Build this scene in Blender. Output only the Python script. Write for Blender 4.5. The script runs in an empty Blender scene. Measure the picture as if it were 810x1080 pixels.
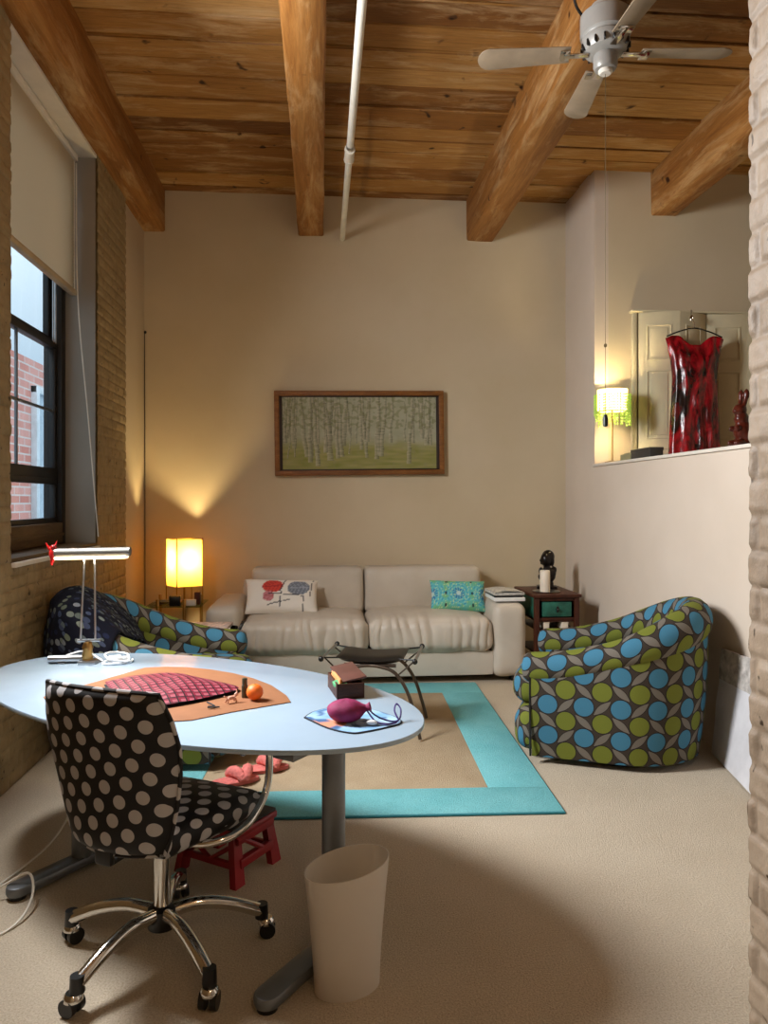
import bpy, bmesh, math, random
from math import sin, cos, pi, radians, sqrt, atan2
from mathutils import Vector, Matrix, noise
random.seed(7)
S = bpy.context.scene
COL = S.collection
Z0 = 0.73            # desk top height

# ------------------------------------------------------------------ materials
def lin(h):
    h = h.lstrip('#')
    r = [int(h[i:i+2], 16)/255 for i in (0, 2, 4)]
    return tuple([(x/12.92 if x <= .04045 else ((x+.055)/1.055)**2.4) for x in r]) + (1,)

class X:                       # tiny expression builder over math nodes
    def __init__(s, nt, sock): s.nt, s.s = nt, sock
    def op(s, o, b=None, c=None):
        n = s.nt.nodes.new('ShaderNodeMath'); n.operation = o
        s.nt.links.new(s.s, n.inputs[0])
        for i, v in ((1, b), (2, c)):
            if v is None: continue
            if isinstance(v, X): s.nt.links.new(v.s, n.inputs[i])
            else: n.inputs[i].default_value = v
        return X(s.nt, n.outputs[0])
    def __add__(s, b): return s.op('ADD', b)
    def __sub__(s, b): return s.op('SUBTRACT', b)
    def __mul__(s, b): return s.op('MULTIPLY', b)
    def frac(s): return s.op('FRACT')
    def abs(s): return s.op('ABSOLUTE')
    def lt(s, b): return s.op('LESS_THAN', b)
    def gt(s, b): return s.op('GREATER_THAN', b)
    def sqrt(s): return s.op('SQRT')
    def sin(s): return s.op('SINE')

class Mat:
    def __init__(s, name, rough=.6, metal=0, color=None, spec=.5):
        s.m = bpy.data.materials.new(name); s.m.use_nodes = True
        s.nt = s.m.node_tree; s.b = s.nt.nodes['Principled BSDF']
        s.b.inputs['Roughness'].default_value = rough
        s.b.inputs['Metallic'].default_value = metal
        s.b.inputs['Specular IOR Level'].default_value = spec
        if color: s.b.inputs['Base Color'].default_value = lin(color)
        s._c = None
    def node(s, t): return s.nt.nodes.new(t)
    def link(s, a, b): s.nt.links.new(a, b)
    def coord(s, kind='Object', scale=(1, 1, 1), rot=(0, 0, 0)):
        if kind == 'UV':
            n = s.node('ShaderNodeUVMap'); n.uv_map = 'UVMap'; out = n.outputs[0]
        else:
            n = s.node('ShaderNodeTexCoord'); out = n.outputs[kind]
        mp = s.node('ShaderNodeMapping'); mp.inputs['Scale'].default_value = scale; mp.inputs['Rotation'].default_value = rot
        s.link(out, mp.inputs[0]); return mp.outputs[0]
    def noise(s, vec, scale=5, detail=4, rough=.55, dist=0):
        n = s.node('ShaderNodeTexNoise'); n.inputs['Scale'].default_value = scale
        n.inputs['Detail'].default_value = detail; n.inputs['Roughness'].default_value = rough
        n.inputs['Distortion'].default_value = dist
        s.link(vec, n.inputs['Vector']); return n.outputs['Fac']
    def ramp(s, fac, stops):
        n = s.node('ShaderNodeValToRGB'); e = n.color_ramp.elements
        while len(e) < len(stops): e.new(.5)
        for i, (p, c) in enumerate(stops):
            e[i].position = p; e[i].color = lin(c) if isinstance(c, str) else c
        s.link(fac, n.inputs[0]); return n.outputs[0]
    def mix(s, fac, a, b, mode='MIX'):
        n = s.node('ShaderNodeMix'); n.data_type = 'RGBA'; n.blend_type = mode
        for i, v in ((0, fac), (6, a), (7, b)):
            if isinstance(v, str): n.inputs[i].default_value = lin(v)
            elif isinstance(v, (int, float)): n.inputs[i].default_value = v
            elif isinstance(v, X): s.link(v.s, n.inputs[i])
            else: s.link(v, n.inputs[i])
        return n.outputs[2]
    def col(s, sock): s.link(sock, s.b.inputs['Base Color']); return s
    def bump(s, fac, strength=.3, dist=.01):
        n = s.node('ShaderNodeBump'); n.inputs['Strength'].default_value = strength; n.inputs['Distance'].default_value = dist
        s.link(fac.s if isinstance(fac, X) else fac, n.inputs['Height']); s.link(n.outputs[0], s.b.inputs['Normal']); return s
    def emit(s, color, strength):
        s.b.inputs['Emission Color'].default_value = lin(color); s.b.inputs['Emission Strength'].default_value = strength; return s

def plain(name, c, rough=.6, metal=0, var=.06, scale=8, bump=0, bscale=60, spec=.5):
    m = Mat(name, rough, metal, spec=spec); v = m.coord()
    f = m.noise(v, scale)
    a = lin(c); lo = tuple(x*(1-var*2) for x in a[:3])+(1,); hi = tuple(min(1, x*(1+var*2)) for x in a[:3])+(1,)
    m.col(m.ramp(f, [(.3, lo), (.7, hi)]))
    if bump: m.bump(m.noise(v, bscale, 3), bump, .004)
    return m.m

def vcol(name, rough=.7, bump=0, bscale=250, spec=.3):
    m = Mat(name, rough, spec=spec)
    n = m.node('ShaderNodeVertexColor'); n.layer_name = 'Col'
    m.col(n.outputs[0])
    if bump: m.bump(m.noise(m.coord(), bscale, 2), bump, .002)
    return m.m

M = {}
# carpet
m = Mat('carpet', .95, spec=.1); v = m.coord()
a = m.noise(v, 3.2, 5); b = m.noise(v, 160, 3, .7)
c = m.ramp(a, [(.3, '#c2b198'), (.72, '#d2c2ab')])
c = m.mix(.55, c, m.ramp(b, [(.3, '#a2907a'), (.7, '#ece0cc')]))
m.col(c).bump(b, .9, .012); M['carpet'] = m.m
# painted drywall
def paint(name, c1, c2):
    m = Mat(name, .75, spec=.3); v = m.coord()
    m.col(m.ramp(m.noise(v, 1.3, 5), [(.3, c1), (.7, c2)])).bump(m.noise(v, 90, 4), .08, .003); return m.m
M['wall'] = paint('wall_paint', '#c6b597', '#cfbfa3')
M['wallr'] = paint('right_wall_paint', '#cbbbaa', '#d4c5b5')
# painted brick
def brickmat(name, c1, c2, c3):
    m = Mat(name, .55, spec=.35); v = m.coord()
    a = m.noise(v, 9, 6, .65)
    c = m.ramp(a, [(.25, c3), (.45, c1), (.75, c2)])
    n = m.node('ShaderNodeVertexColor'); n.layer_name = 'Col'
    c = m.mix(1.0, c, n.outputs[0], 'MULTIPLY')
    pits = m.ramp(m.noise(v, 30, 2, .5, .4), [(.27, '#6f6048'), (.33, '#ffffff')])
    m.col(m.mix(1.0, c, pits, 'MULTIPLY')).bump(m.noise(v, 55, 5, .65), .35, .006); return m.m
M['brick'] = brickmat('painted_brick_window_wall', '#8f7a58', '#9e8a66', '#735e3e')
M['pier'] = brickmat('painted_brick_pier', '#8a7763', '#97846f', '#766450')
# wood
def wood(name, stretch, stops, pale=None, rough=.6, isl=.5, scale=1.0, darkspots=True):
    m = Mat(name, rough, spec=.3); v = m.coord('Object', stretch)
    f = m.noise(v, 2.2*scale, 7, .62, .6)
    g = m.node('ShaderNodeNewGeometry')
    r = X(m.nt, g.outputs['Random Per Island'])
    x = X(m.nt, f)*(1-isl) + r*isl*.75
    x = x + .02
    c = m.ramp(x.s, stops)
    fine = m.noise(v, 14*scale, 4, .7)
    c = m.mix(.5, c, m.ramp(fine, [(.3, '#9a8a7a'), (.65, '#ffffff')]), 'MULTIPLY')
    if pale:
        p = m.noise(m.coord('Object', tuple(.5+.5*s for s in stretch)), 2.6, 6, .7, .5)
        n = m.ramp(p, [(.50, (0, 0, 0, 1)), (.68, (1, 1, 1, 1))])
        q = m.node('ShaderNodeMath'); q.operation = 'MULTIPLY'; q.inputs[1].default_value = .6
        m.link(n, q.inputs[0])
        c = m.mix(X(m.nt, q.outputs[0]), c, pale)
    if darkspots:
        k = m.noise(m.coord(), 7, 2, .5, .3)
        c = m.mix(1.0, c, m.ramp(k, [(.24, '#5a3a20'), (.31, '#ffffff')]), 'MULTIPLY')
    m.col(c).bump(fine, .35, .006); return m.m
M['plank'] = wood('ceiling_planks', (.35, 5, 5), [(.15, '#6e431c'), (.38, '#97662f'), (.6, '#b28347'), (.85, '#c39c66')], '#c9ab80', isl=.72)
M['beam'] = wood('beam_timber', (5, .3, 5), [(.2, '#6b3f17'), (.45, '#93602b'), (.7, '#ad7c45')], '#c3a274', isl=.15)
M['dwood'] = wood('dark_reddish_wood', (4, 4, 1), [(.2, '#2a140d'), (.5, '#4a2416'), (.8, '#5e3220')], None, .45, .2, 2, False)
M['frame'] = wood('picture_frame_wood', (1, 6, 6), [(.2, '#6b3f1c'), (.5, '#8f5d2e'), (.8, '#a8753e')], None, .5, .3, 2, False)
M['boxwood'] = wood('box_wood', (1, 6, 6), [(.2, '#2c1710'), (.5, '#4a2a1d'), (.8, '#623a28')], None, .45, .2, 4, False)
M['sillwood'] = wood('window_sill_wood', (6, 1, 6), [(.2, '#4a3a28'), (.5, '#6a5438'), (.8, '#836a48')], None, .5, .2, 2, False)
M['white'] = plain('white_gloss', '#e9ecee', .35, 0, .02)
M['whitematte'] = plain('white_paper', '#e4e1dc', .7, 0, .03)
M['pipe'] = plain('white_pipe_paint', '#d9d2c4', .45, 0, .04)
M['black'] = plain('black_frame', '#14110f', .45, 0, .1)
M['blackplastic'] = plain('black_plastic', '#0f0f10', .35, 0, .1)
M['chrome'] = plain('chrome', '#d8d6d2', .12, 1, .02)
M['steel'] = plain('brushed_steel', '#a7a8aa', .3, 1, .05, 20)
M['greymetal'] = plain('grey_painted_metal', '#787c80', .38, .6, .05)
M['brass'] = plain('brass', '#a98650', .3, 1, .05)
M['fangrey'] = plain('fan_grey_enamel', '#96928c', .35, .1, .05)
M['fanblade'] = plain('fan_blade', '#8c7a64', .5, 0, .08)
M['cord'] = plain('white_cord', '#d8d2c6', .6)
M['leather'] = None
m = Mat('cream_leather', .45, spec=.4); v = m.coord()
m.col(m.ramp(m.noise(v, 3, 5), [(.3, '#bdb0a0'), (.7, '#ccc1b2')]))
m.bump(m.noise(v, 120, 4, .6), .12, .003); M['leather'] = m.m
M['blackleather'] = plain('black_leather', '#15120f', .4, 0, .1, 8, .15, 150)
M['red'] = plain('red_plastic', '#8f1420', .4, 0, .06)
M['cardboard'] = plain('tan_desk_mat', '#915f3c', .8, 0, .04, 14, .1, 200)
M['orange'] = plain('orange_peel', '#f0701c', .5, 0, .06, 20, .2, 300)
M['pinkfuzz'] = plain('pink_plush', '#d97770', .95, 0, .12, 40, .8, 220)
M['greenpaint'] = plain('worn_green_paint', '#1d5a49', .6, 0, .18, 14)
M['candle'] = plain('ivory_wax', '#e4d6c2', .5, 0, .02)
M['bronze'] = plain('dark_bronze', '#1a1210', .3, .4, .2, 20)
M['bunny'] = plain('brown_glaze', '#4a1a10', .2, 0, .2, 30)
M['doorpaint'] = plain('cream_door_paint', '#d3c7a6', .45, 0, .02)
M['trimwhite'] = plain('white_trim_paint', '#dcd3c6', .5, 0, .03)
M['plum'] = plain('plum_fabric', '#7d1246', .75, 0, .12, 40, .2, 200)
M['purplecord'] = plain('purple_cord', '#3f2a6e', .7)
M['redglaze'] = plain('red_glaze', '#b01818', .3, 0, .1)
M['navy'] = plain('navy_cloth', '#11131f', .8, 0, .15)
M['paperpink'] = plain('magazine_cover', '#d9bcb0', .45, 0, .25, 30)
M['papergrey'] = plain('newsprint', '#b9b4ab', .8, 0, .18, 60)
M['redbrickout'] = None
m = Mat('outdoor_red_brick', .85); 
n = m.node('ShaderNodeTexBrick'); sx = m.node('ShaderNodeSeparateXYZ'); cb = m.node('ShaderNodeCombineXYZ'); m.link(m.coord('Object'), sx.inputs[0]); m.link(sx.outputs[1], cb.inputs[0]); m.link(sx.outputs[2], cb.inputs[1]); m.link(cb.outputs[0], n.inputs['Vector'])
n.inputs['Color1'].default_value = lin('#cc8072'); n.inputs['Color2'].default_value = lin('#dea296'); n.inputs['Mortar'].default_value = lin('#d6cac4')
n.inputs['Scale'].default_value = 1; n.inputs['Brick Width'].default_value = .42; n.inputs['Row Height'].default_value = .14; n.inputs['Mortar Size'].default_value = .014
m.col(n.outputs[0]); M['redbrickout'] = m.m
# frosted plastic
m = Mat('frosted_plastic', .45, color='#e6dfd6'); m.b.inputs['Subsurface Weight'].default_value = 0
tr = m.node('ShaderNodeBsdfTranslucent'); tr.inputs[0].default_value = lin('#ece4d8')
tp = m.node('ShaderNodeBsdfTransparent'); mx = m.node('ShaderNodeMixShader'); mx2 = m.node('ShaderNodeMixShader')
mx.inputs[0].default_value = .35; mx2.inputs[0].default_value = .08
out = m.nt.nodes['Material Output']
m.link(m.b.outputs[0], mx.inputs[1]); m.link(tr.outputs[0], mx.inputs[2]); m.link(mx.outputs[0], mx2.inputs[1]); m.link(tp.outputs[0], mx2.inputs[2]); m.link(mx2.outputs[0], out.inputs[0])
M['frost'] = m.m
def translucent(name, c, t=.6, rough=.8, emit=0, tc=None):
    m = Mat(name, rough, color=c, spec=.2)
    tr = m.node('ShaderNodeBsdfTranslucent'); tr.inputs[0].default_value = lin(tc or c); mx = m.node('ShaderNodeMixShader'); mx.inputs[0].default_value = t
    m.link(m.b.outputs[0], mx.inputs[1]); m.link(tr.outputs[0], mx.inputs[2]); m.link(mx.outputs[0], m.nt.nodes['Material Output'].inputs[0])
    if emit: m.emit(tc or c, emit)
    return m.m
M['shade'] = translucent('amber_parchment', '#f0bd58', .7, .8, .3, '#ffc850')
M['blindcloth'] = translucent('blind_cloth', '#d6c4a4', .4)
M['beadshade'] = translucent('pale_green_beaded_shade', '#eef0c0', .6, .7, 1.6)
M['bead'] = translucent('green_glass_bead', '#c9e07a', .5, .2, .35)
# glass
def glassmat(name, tint, gl=.08, rough=.02):
    m = Mat(name); out = m.nt.nodes['Material Output']; m.nt.nodes.remove(m.b)
    t = m.node('ShaderNodeBsdfTransparent'); t.inputs[0].default_value = lin(tint)
    g = m.node('ShaderNodeBsdfGlossy'); g.inputs['Roughness'].default_value = rough
    fr = m.node('ShaderNodeLayerWeight'); k = X(m.nt, fr.outputs['Facing']).op('POWER', 4.5)*.55+.03
    mx = m.node('ShaderNodeMixShader'); m.link(k.s, mx.inputs[0]); m.link(t.outputs[0], mx.inputs[1]); m.link(g.outputs[0], mx.inputs[2]); m.link(mx.outputs[0], out.inputs[0])
    return m.m
M['pane'] = glassmat('window_glass', '#f2f7fa')
M['tableglass'] = glassmat('side_table_glass', '#d8e6dc')
M['cleanpane'] = M['pane']
M['topglass'] = plain('white_back_painted_glass', '#9db1c3', .13, 0, .01)
M['tubeglow'] = Mat('lamp_diffuser', .4, color='#fff0d8').emit('#ffe2b0', 3).m
M['bulb'] = Mat('warm_bulb', .4, color='#fff0d0').emit('#ffc468', 25).m
# armchair fabric
def circles():
    m = Mat('circle_print_fabric', .85, spec=.2)
    sx = m.node('ShaderNodeSeparateXYZ'); m.link(m.coord('UV', (1/.19, 1/.172, 1)), sx.inputs[0])
    x, y = X(m.nt, sx.outputs[0]), X(m.nt, sx.outputs[1])
    def d(ox, oy):
        a = ((x+ox).frac()-.5)*.19; b = ((y+oy).frac()-.5)*.172
        return (a*a+b*b).sqrt()
    d1, d2 = d(.5, .5), d(0, 0)
    p, q = x+y, x-y
    par = ((p.op('FLOOR')+q.op('FLOOR'))*.5).frac().gt(.25)
    la = (q.frac()-.5).abs()-(p*pi).sin().abs()*.16
    lb = (p.frac()-.5).abs()-(q*pi).sin().abs()*.16
    band1 = la*par+lb*(par*(-1)+1)
    wv = m.noise(m.coord('UV', (1, 1, 1)), 500, 2)
    base = '#40372f'
    c = m.mix(band1.lt(.0), base, '#756d63')
    # slim outlined loops
    c = m.mix(band1.abs().lt(.014), c, '#2b2420')
    c = m.mix(d1.lt(.056), c, '#2a2421'); c = m.mix(d2.lt(.056), c, '#2a2421')
    c = m.mix(d1.lt(.051), c, '#447b96'); c = m.mix(d2.lt(.051), c, '#72782e')
    m.col(m.mix(.35, c, m.ramp(wv, [(.3, '#8a8a8a'), (.7, '#ffffff')]), 'MULTIPLY')).bump(wv, .25, .002)
    return m.m
M['circles'] = circles()
def dots():
    m = Mat('polka_dot_fabric', .55, spec=.35)
    sx = m.node('ShaderNodeSeparateXYZ'); m.link(m.coord('UV', (1, 1, 1), (0, 0, radians(12))), sx.inputs[0])
    a = .078; b = .098
    x, y = X(m.nt, sx.outputs[0])*(1/a), X(m.nt, sx.outputs[1])*(1/b)
    def d(ox, oy):
        p = ((x+ox).frac()-.5)*a; q = ((y+oy).frac()-.5)*b
        return (p*p+q*q).sqrt()
    d1, d2 = d(.5, .5), d(0, 0)
    k = d1.lt(.0205).op('MAXIMUM', d2.lt(.0205))
    wv = m.noise(m.coord(), 400, 2)
    c = m.mix(k, '#0e0b0b', '#aca9aa')
    m.col(c).bump(wv, .15, .002); return m.m
M['dots'] = dots()
# dark leafy throw
m = Mat('navy_leaf_throw', .9, spec=.15); v = m.coord('UV', (16, 26, 1), (0, 0, .5))
n = m.node('ShaderNodeTexVoronoi'); n.inputs['Scale'].default_value = 1; n.inputs['Randomness'].default_value = .9; m.link(v, n.inputs['Vector'])
k = X(m.nt, n.outputs['Distance']).lt(.40)
n2 = m.node('ShaderNodeSeparateColor'); m.link(n.outputs['Color'], n2.inputs[0])
lc = m.ramp(n2.outputs[0], [(.0, '#10142c'), (.4, '#3c4458'), (.7, '#565c4a'), (1, '#6d7076')])
m.col(m.mix(k, '#090a16', lc)).bump(m.noise(m.coord(), 120, 3), .3, .004); M['throw'] = m.m
# red scallop cloth
m = Mat('red_scallop_cloth', .6, spec=.3)
sx = m.node('ShaderNodeSeparateXYZ'); m.link(m.coord('Object', (1/.042, 1/.042, 1), (0, 0, radians(20))), sx.inputs[0])
x, y = X(m.nt, sx.outputs[0]), X(m.nt, sx.outputs[1])
a = (x+y).frac(); b = (x-y).frac()
k = a.lt(.16).op('MAXIMUM', b.lt(.16)); h2 = a.gt(.42)*b.gt(.5)
c = m.mix(k, '#74122a', '#140810'); c = m.mix(h2*.7, c, '#a85a66')
m.col(c); M['scallop'] = m.m
# teal / beige rug
def rugmat(name, c1, c2):
    m = Mat(name, .95, spec=.1); v = m.coord()
    b = m.noise(v, 140, 3, .7); a = m.noise(v, 5, 4)
    c = m.mix(.35, m.ramp(a, [(.3, c1), (.7, c2)]), m.ramp(b, [(.3, '#6a6a6a'), (.7, '#ffffff')]), 'MULTIPLY')
    m.col(c).bump(b, .8, .01); return m.m
M['teal'] = rugmat('teal_pile', '#78c4cb', '#88d0d6'); M['rugbeige'] = rugmat('beige_pile', '#b8a284', '#c6b193')
# shiny red vinyl
m = Mat('red_vinyl', .26, spec=.6); v = m.coord('Object', (1, 1, .45))
k = m.noise(v, 7, 4, .6, 1.2)
m.col(m.ramp(k, [(.38, '#160406'), (.46, '#6a0810'), (.6, '#b01220'), (.8, '#8c0a14')])).bump(m.noise(v, 16, 3, .6), .35, .015); M['vinyl'] = m.m
m = Mat('statue_glaze', .3); M['paintsurf'] = vcol('painted_canvas', .75, .25, 300)
M['print'] = vcol('printed_fabric', .8, .2, 400); M['padprint'] = vcol('printed_mat', .5)

# ------------------------------------------------------------------ mesh helpers
class MB:
    def __init__(s): s.v, s.f, s.uv, s.c = [], [], [], []
    def add(s, vs, fs, uv=None, c=None, T=None):
        o = len(s.v)
        for p in vs:
            p = Vector(p); s.v.append(T @ p if T else p)
        s.uv += list(uv) if uv else [(p[0], p[1]) for p in vs]
        s.c += list(c) if c else [(1, 1, 1, 1)]*len(vs)
        for f in fs: s.f.append([i+o for i in f])
        return s
    def rbox(s, lo, hi, r=.005, seg=2, T=None):
        bm = bmesh.new(); bmesh.ops.create_cube(bm, size=1)
        lo, hi = Vector(lo), Vector(hi); d = hi-lo; c = (hi+lo)/2
        for v in bm.verts: v.co = Vector((v.co.x*d.x, v.co.y*d.y, v.co.z*d.z)) + c
        r = min(r, .49*min(d))
        if r > 0: bmesh.ops.bevel(bm, geom=bm.edges[:], offset=r, segments=seg, profile=.5, affect='EDGES')
        s.bm(bm, T); return s
    def bm(s, bm, T=None):
        bm.verts.index_update()
        s.add([v.co.copy() for v in bm.verts], [[v.index for v in f.verts] for f in bm.faces], T=T); bm.free(); return s
    def tube(s, pts, r, n=10, cap=True, T=None, closed=False):
        pts = [Vector(p) for p in pts]; N = len(pts)
        rs = r if isinstance(r, (list, tuple)) else [r]*N
        vs, fs, uv = [], [], []
        up = None; L = 0
        for i, p in enumerate(pts):
            if closed: t = pts[(i+1) % N]-pts[i-1]
            else: t = (pts[min(i+1, N-1)]-pts[max(i-1, 0)])
            t.normalize()
            if up is None:
                up = Vector((0, 0, 1)) if abs(t.z) < .9 else Vector((1, 0, 0))
            up = (up - t*up.dot(t))
            if up.length < 1e-6: up = t.orthogonal()
            up.normalize(); w = t.cross(up)
            if i: L += (pts[i]-pts[i-1]).length
            for k in range(n):
                a = 2*pi*k/n; vs.append(p+(up*cos(a)+w*sin(a))*rs[i]); uv.append((L, a*rs[i]))
        R = N if closed else N-1
        for i in range(R):
            for k in range(n):
                a = i*n+k; b = i*n+(k+1) % n; j = ((i+1) % N)*n
                fs.append([a, b, j+(k+1) % n, j+k])
        if cap and not closed:
            fs.append(list(range(n))[::-1]); fs.append([(N-1)*n+k for k in range(n)])
        s.add(vs, fs, uv, T=T); return s
    def lathe(s, prof, n=32, T=None, sy=1.0, cap=True):
        vs, fs = [], []
        for (r, z) in prof:
            for k in range(n):
                a = 2*pi*k/n; vs.append((r*cos(a), r*sin(a)*sy, z))
        for i in range(len(prof)-1):
            for k in range(n):
                fs.append([i*n+k, i*n+(k+1) % n, (i+1)*n+(k+1) % n, (i+1)*n+k])
        if cap:
            if prof[0][0] > 1e-5: fs.append(list(range(n))[::-1])
            if prof[-1][0] > 1e-5: fs.append([(len(prof)-1)*n+k for k in range(n)])
        s.add(vs, fs, T=T); return s
    def ell(s, c, r, nu=16, nv=10, T=None, rot=None):
        vs, fs = [], []
        for j in range(nv+1):
            b = -pi/2+pi*j/nv
            for k in range(nu):
                a = 2*pi*k/nu; p = Vector((r[0]*cos(b)*cos(a), r[1]*cos(b)*sin(a), r[2]*sin(b)))
                if rot: p = rot @ p
                vs.append(p+Vector(c))
        for j in range(nv):
            for k in range(nu): fs.append([j*nu+k, j*nu+(k+1) % nu, (j+1)*nu+(k+1) % nu, (j+1)*nu+k])
        s.add(vs, fs, T=T); return s
    def grid(s, nu, nv, fn, uvfn=None, cfn=None, T=None, flip=False, closeu=False):
        vs, fs, uv, cc = [], [], [], []
        for j in range(nv+1):
            for i in range(nu+1):
                a, b = i/nu, j/nv
                vs.append(fn(a, b)); uv.append(uvfn(a, b) if uvfn else (a, b)); cc.append(cfn(a, b) if cfn else (1, 1, 1, 1))
        W = nu+1
        for j in range(nv):
            for i in range(nu):
                q = [j*W+i, j*W+i+1, (j+1)*W+i+1, (j+1)*W+i]
                fs.append(q[::-1] if flip else q)
        s.add(vs, fs, uv, cc, T=T); return s
    def poly(s, outline, z0, z1, r=0, T=None):
        bm = bmesh.new(); vs = [bm.verts.new((x, y, z0)) for x, y in outline]
        f = bm.faces.new(vs); bm.normal_update()
        if f.normal.z > 0: f.normal_flip()
        e = bmesh.ops.extrude_face_region(bm, geom=[f])
        for v in e['geom']:
            if isinstance(v, bmesh.types.BMVert): v.co.z = z1
        bmesh.ops.recalc_face_normals(bm, faces=bm.faces[:])
        if r:
            es = [x for x in bm.edges if abs(x.verts[0].co.z-x.verts[1].co.z) < 1e-6]
            bmesh.ops.bevel(bm, geom=es, offset=r, segments=2, profile=.5, affect='EDGES')
        s.bm(bm, T); return s
    def build(s, name, mat, parent=None, smooth=True, angle=40, weld=False):
        me = bpy.data.meshes.new(name); me.from_pydata([tuple(v) for v in s.v], [], s.f); me.validate()
        ul = me.uv_layers.new(name='UVMap')
        for l in me.loops: ul.data[l.index].uv = s.uv[l.vertex_index]
        ca = me.color_attributes.new('Col', 'FLOAT_COLOR', 'POINT')
        for i, c in enumerate(s.c): ca.data[i].color = c
        me.materials.append(mat)
        if smooth:
            me.polygons.foreach_set('use_smooth', [True]*len(me.polygons)); me.set_sharp_from_angle(angle=radians(angle))
        me.update()
        o = bpy.data.objects.new(name, me); COL.objects.link(o)
        if parent: o.parent = parent
        return o

def thing(name, label, cat, loc=(0, 0, 0), rz=0, group=None):
    o = bpy.data.objects.new(name, None); COL.objects.link(o); o.location = loc; o.rotation_euler = (0, 0, rz)
    o.empty_display_size = .1
    return tag(o, label, cat, group)
def tag(o, label, cat, group=None):
    o['label'] = label; o['category'] = cat
    if group: o['group'] = group
    return o
def struct(o):
    o['kind'] = 'structure'; return o
def dup(root, loc, rz, label):
    r = root.copy(); COL.objects.link(r); r.location = loc; r.rotation_euler = (0, 0, rz); r['label'] = label
    for ch in list(root.children):
        c = ch.copy(); COL.objects.link(c); c.parent = r
        for g in ch.children:
            d = g.copy(); COL.objects.link(d); d.parent = c
    return r
def fuse(name, mb, mat, parent=None, voxel=.006, smooth=6, fuzz=0):
    """weld overlapping blobs into one continuous skin"""
    o = mb.build(name, mat, parent)
    r = o.modifiers.new('r', 'REMESH'); r.mode = 'VOXEL'; r.voxel_size = voxel; r.use_smooth_shade = True
    k = o.modifiers.new('s', 'SMOOTH'); k.iterations = smooth; k.factor = .5
    dg = bpy.context.evaluated_depsgraph_get(); me = bpy.data.meshes.new_from_object(o.evaluated_get(dg))
    o.modifiers.clear(); o.data = me
    if fuzz:
        for v in me.vertices: v.co += v.normal*fuzz*noise.noise(v.co*90)
    me.polygons.foreach_set('use_smooth', [True]*len(me.polygons)); me.name = name
    return o
def arc(c, r, a0, a1, n, f): return [f(c, r, a0+(a1-a0)*i/n) for i in range(n+1)]
def smooth(a, b, x):
    t = max(0, min(1, (x-a)/(b-a))); return t*t*(3-2*t)
def spline(pts, n=8):
    P = [Vector(p) for p in pts]; out = []
    for i in range(len(P)-1):
        p0, p1, p2, p3 = P[max(i-1, 0)], P[i], P[i+1], P[min(i+2, len(P)-1)]
        for k in range(n):
            t = k/n
            out.append(.5*((2*p1)+(p2-p0)*t+(2*p0-5*p1+4*p2-p3)*t*t+(3*p1-p0-3*p2+p3)*t**3))
    out.append(P[-1]); return out
def Rz(a): return Matrix.Rotation(a, 4, 'Z')
def TR(x, y, z, rz=0, rx=0, ry=0): return Matrix.Translation((x, y, z)) @ Matrix.Rotation(rz, 4, 'Z') @ Matrix.Rotation(ry, 4, 'Y') @ Matrix.Rotation(rx, 4, 'X')
def softbox(mb, lo, hi, r, n=(20, 14, 8), puff=(0, 0, 0), wr=None, T=None):
    """rounded, slightly puffed upholstery block; wr(p,nrm)->offset along normal"""
    lo, hi = Vector(lo), Vector(hi); c = (lo+hi)/2; h = (hi-lo)/2
    bm = bmesh.new()
    faces = []
    def face(ax, sg):
        a, b = [(1, 2), (2, 0), (0, 1)][ax]
        nu, nv = n[a], n[b]; G = []
        for j in range(nv+1):
            row = []
            for i in range(nu+1):
                q = [0, 0, 0]; q[ax] = sg; q[a] = -1+2*i/nu; q[b] = -1+2*j/nv
                row.append(bm.verts.new(q))
            G.append(row)
        for j in range(nv):
            for i in range(nu):
                f = [G[j][i], G[j][i+1], G[j+1][i+1], G[j+1][i]]
                bm.faces.new(f if sg > 0 else f[::-1])
    for ax in range(3):
        for sg in (-1, 1): face(ax, sg)
    bmesh.ops.remove_doubles(bm, verts=bm.verts[:], dist=1e-5)
    uv = []
    for v in bm.verts:
        q = v.co.copy()
        # concentrate samples near edges
        p = Vector([h[i]*(q[i]) for i in range(3)])
        inn = Vector([max(-(h[i]-r), min(h[i]-r, p[i])) for i in range(3)])
        d = p-inn
        nr = d.normalized() if d.length > 1e-9 else Vector((0, 0, 1))
        p2 = inn+nr*r if d.length > 1e-9 else p
        for i in range(3):
            j, k = (i+1) % 3, (i+2) % 3
            p2[i] += puff[i]*(q[i])*(1-q[j]**2)*(1-q[k]**2)
        if wr: p2 += nr*wr(p2, nr, q)
        v.co = p2+c
        nx = max(range(3), key=lambda i: abs(nr[i]))
        uv.append((v.co.x+nr.x*(hi.z-v.co.z)*(d.length > 1e-9), v.co.y+nr.y*(hi.z-v.co.z)*(d.length > 1e-9)))
    bm.verts.index_update()
    mb.add([v.co.copy() for v in bm.verts], [[v.index for v in f.verts] for f in bm.faces], uv, T=T); bm.free(); return mb

# ================================================================== ROOM SHELL
XB, XL, XR, YB, YU, ZC, ZB = -1.555, -1.578, 2.302, 6.8, 6.06, 4.245, 3.87
struct(MB().rbox((-2.2, -2.7, -.12), (5.3, 6.95, 0), 0).build('floor', M['carpet'], smooth=False))
struct(MB().rbox((-2.2, YB, 0), (2.5, YB+.15, 4.4), 0).build('wall_back', M['wall'], smooth=False))
struct(MB().rbox((-2.2, -2.8, 0), (5.3, -2.65, 4.4), 0).build('wall_front', M['wall'], smooth=False))
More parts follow.
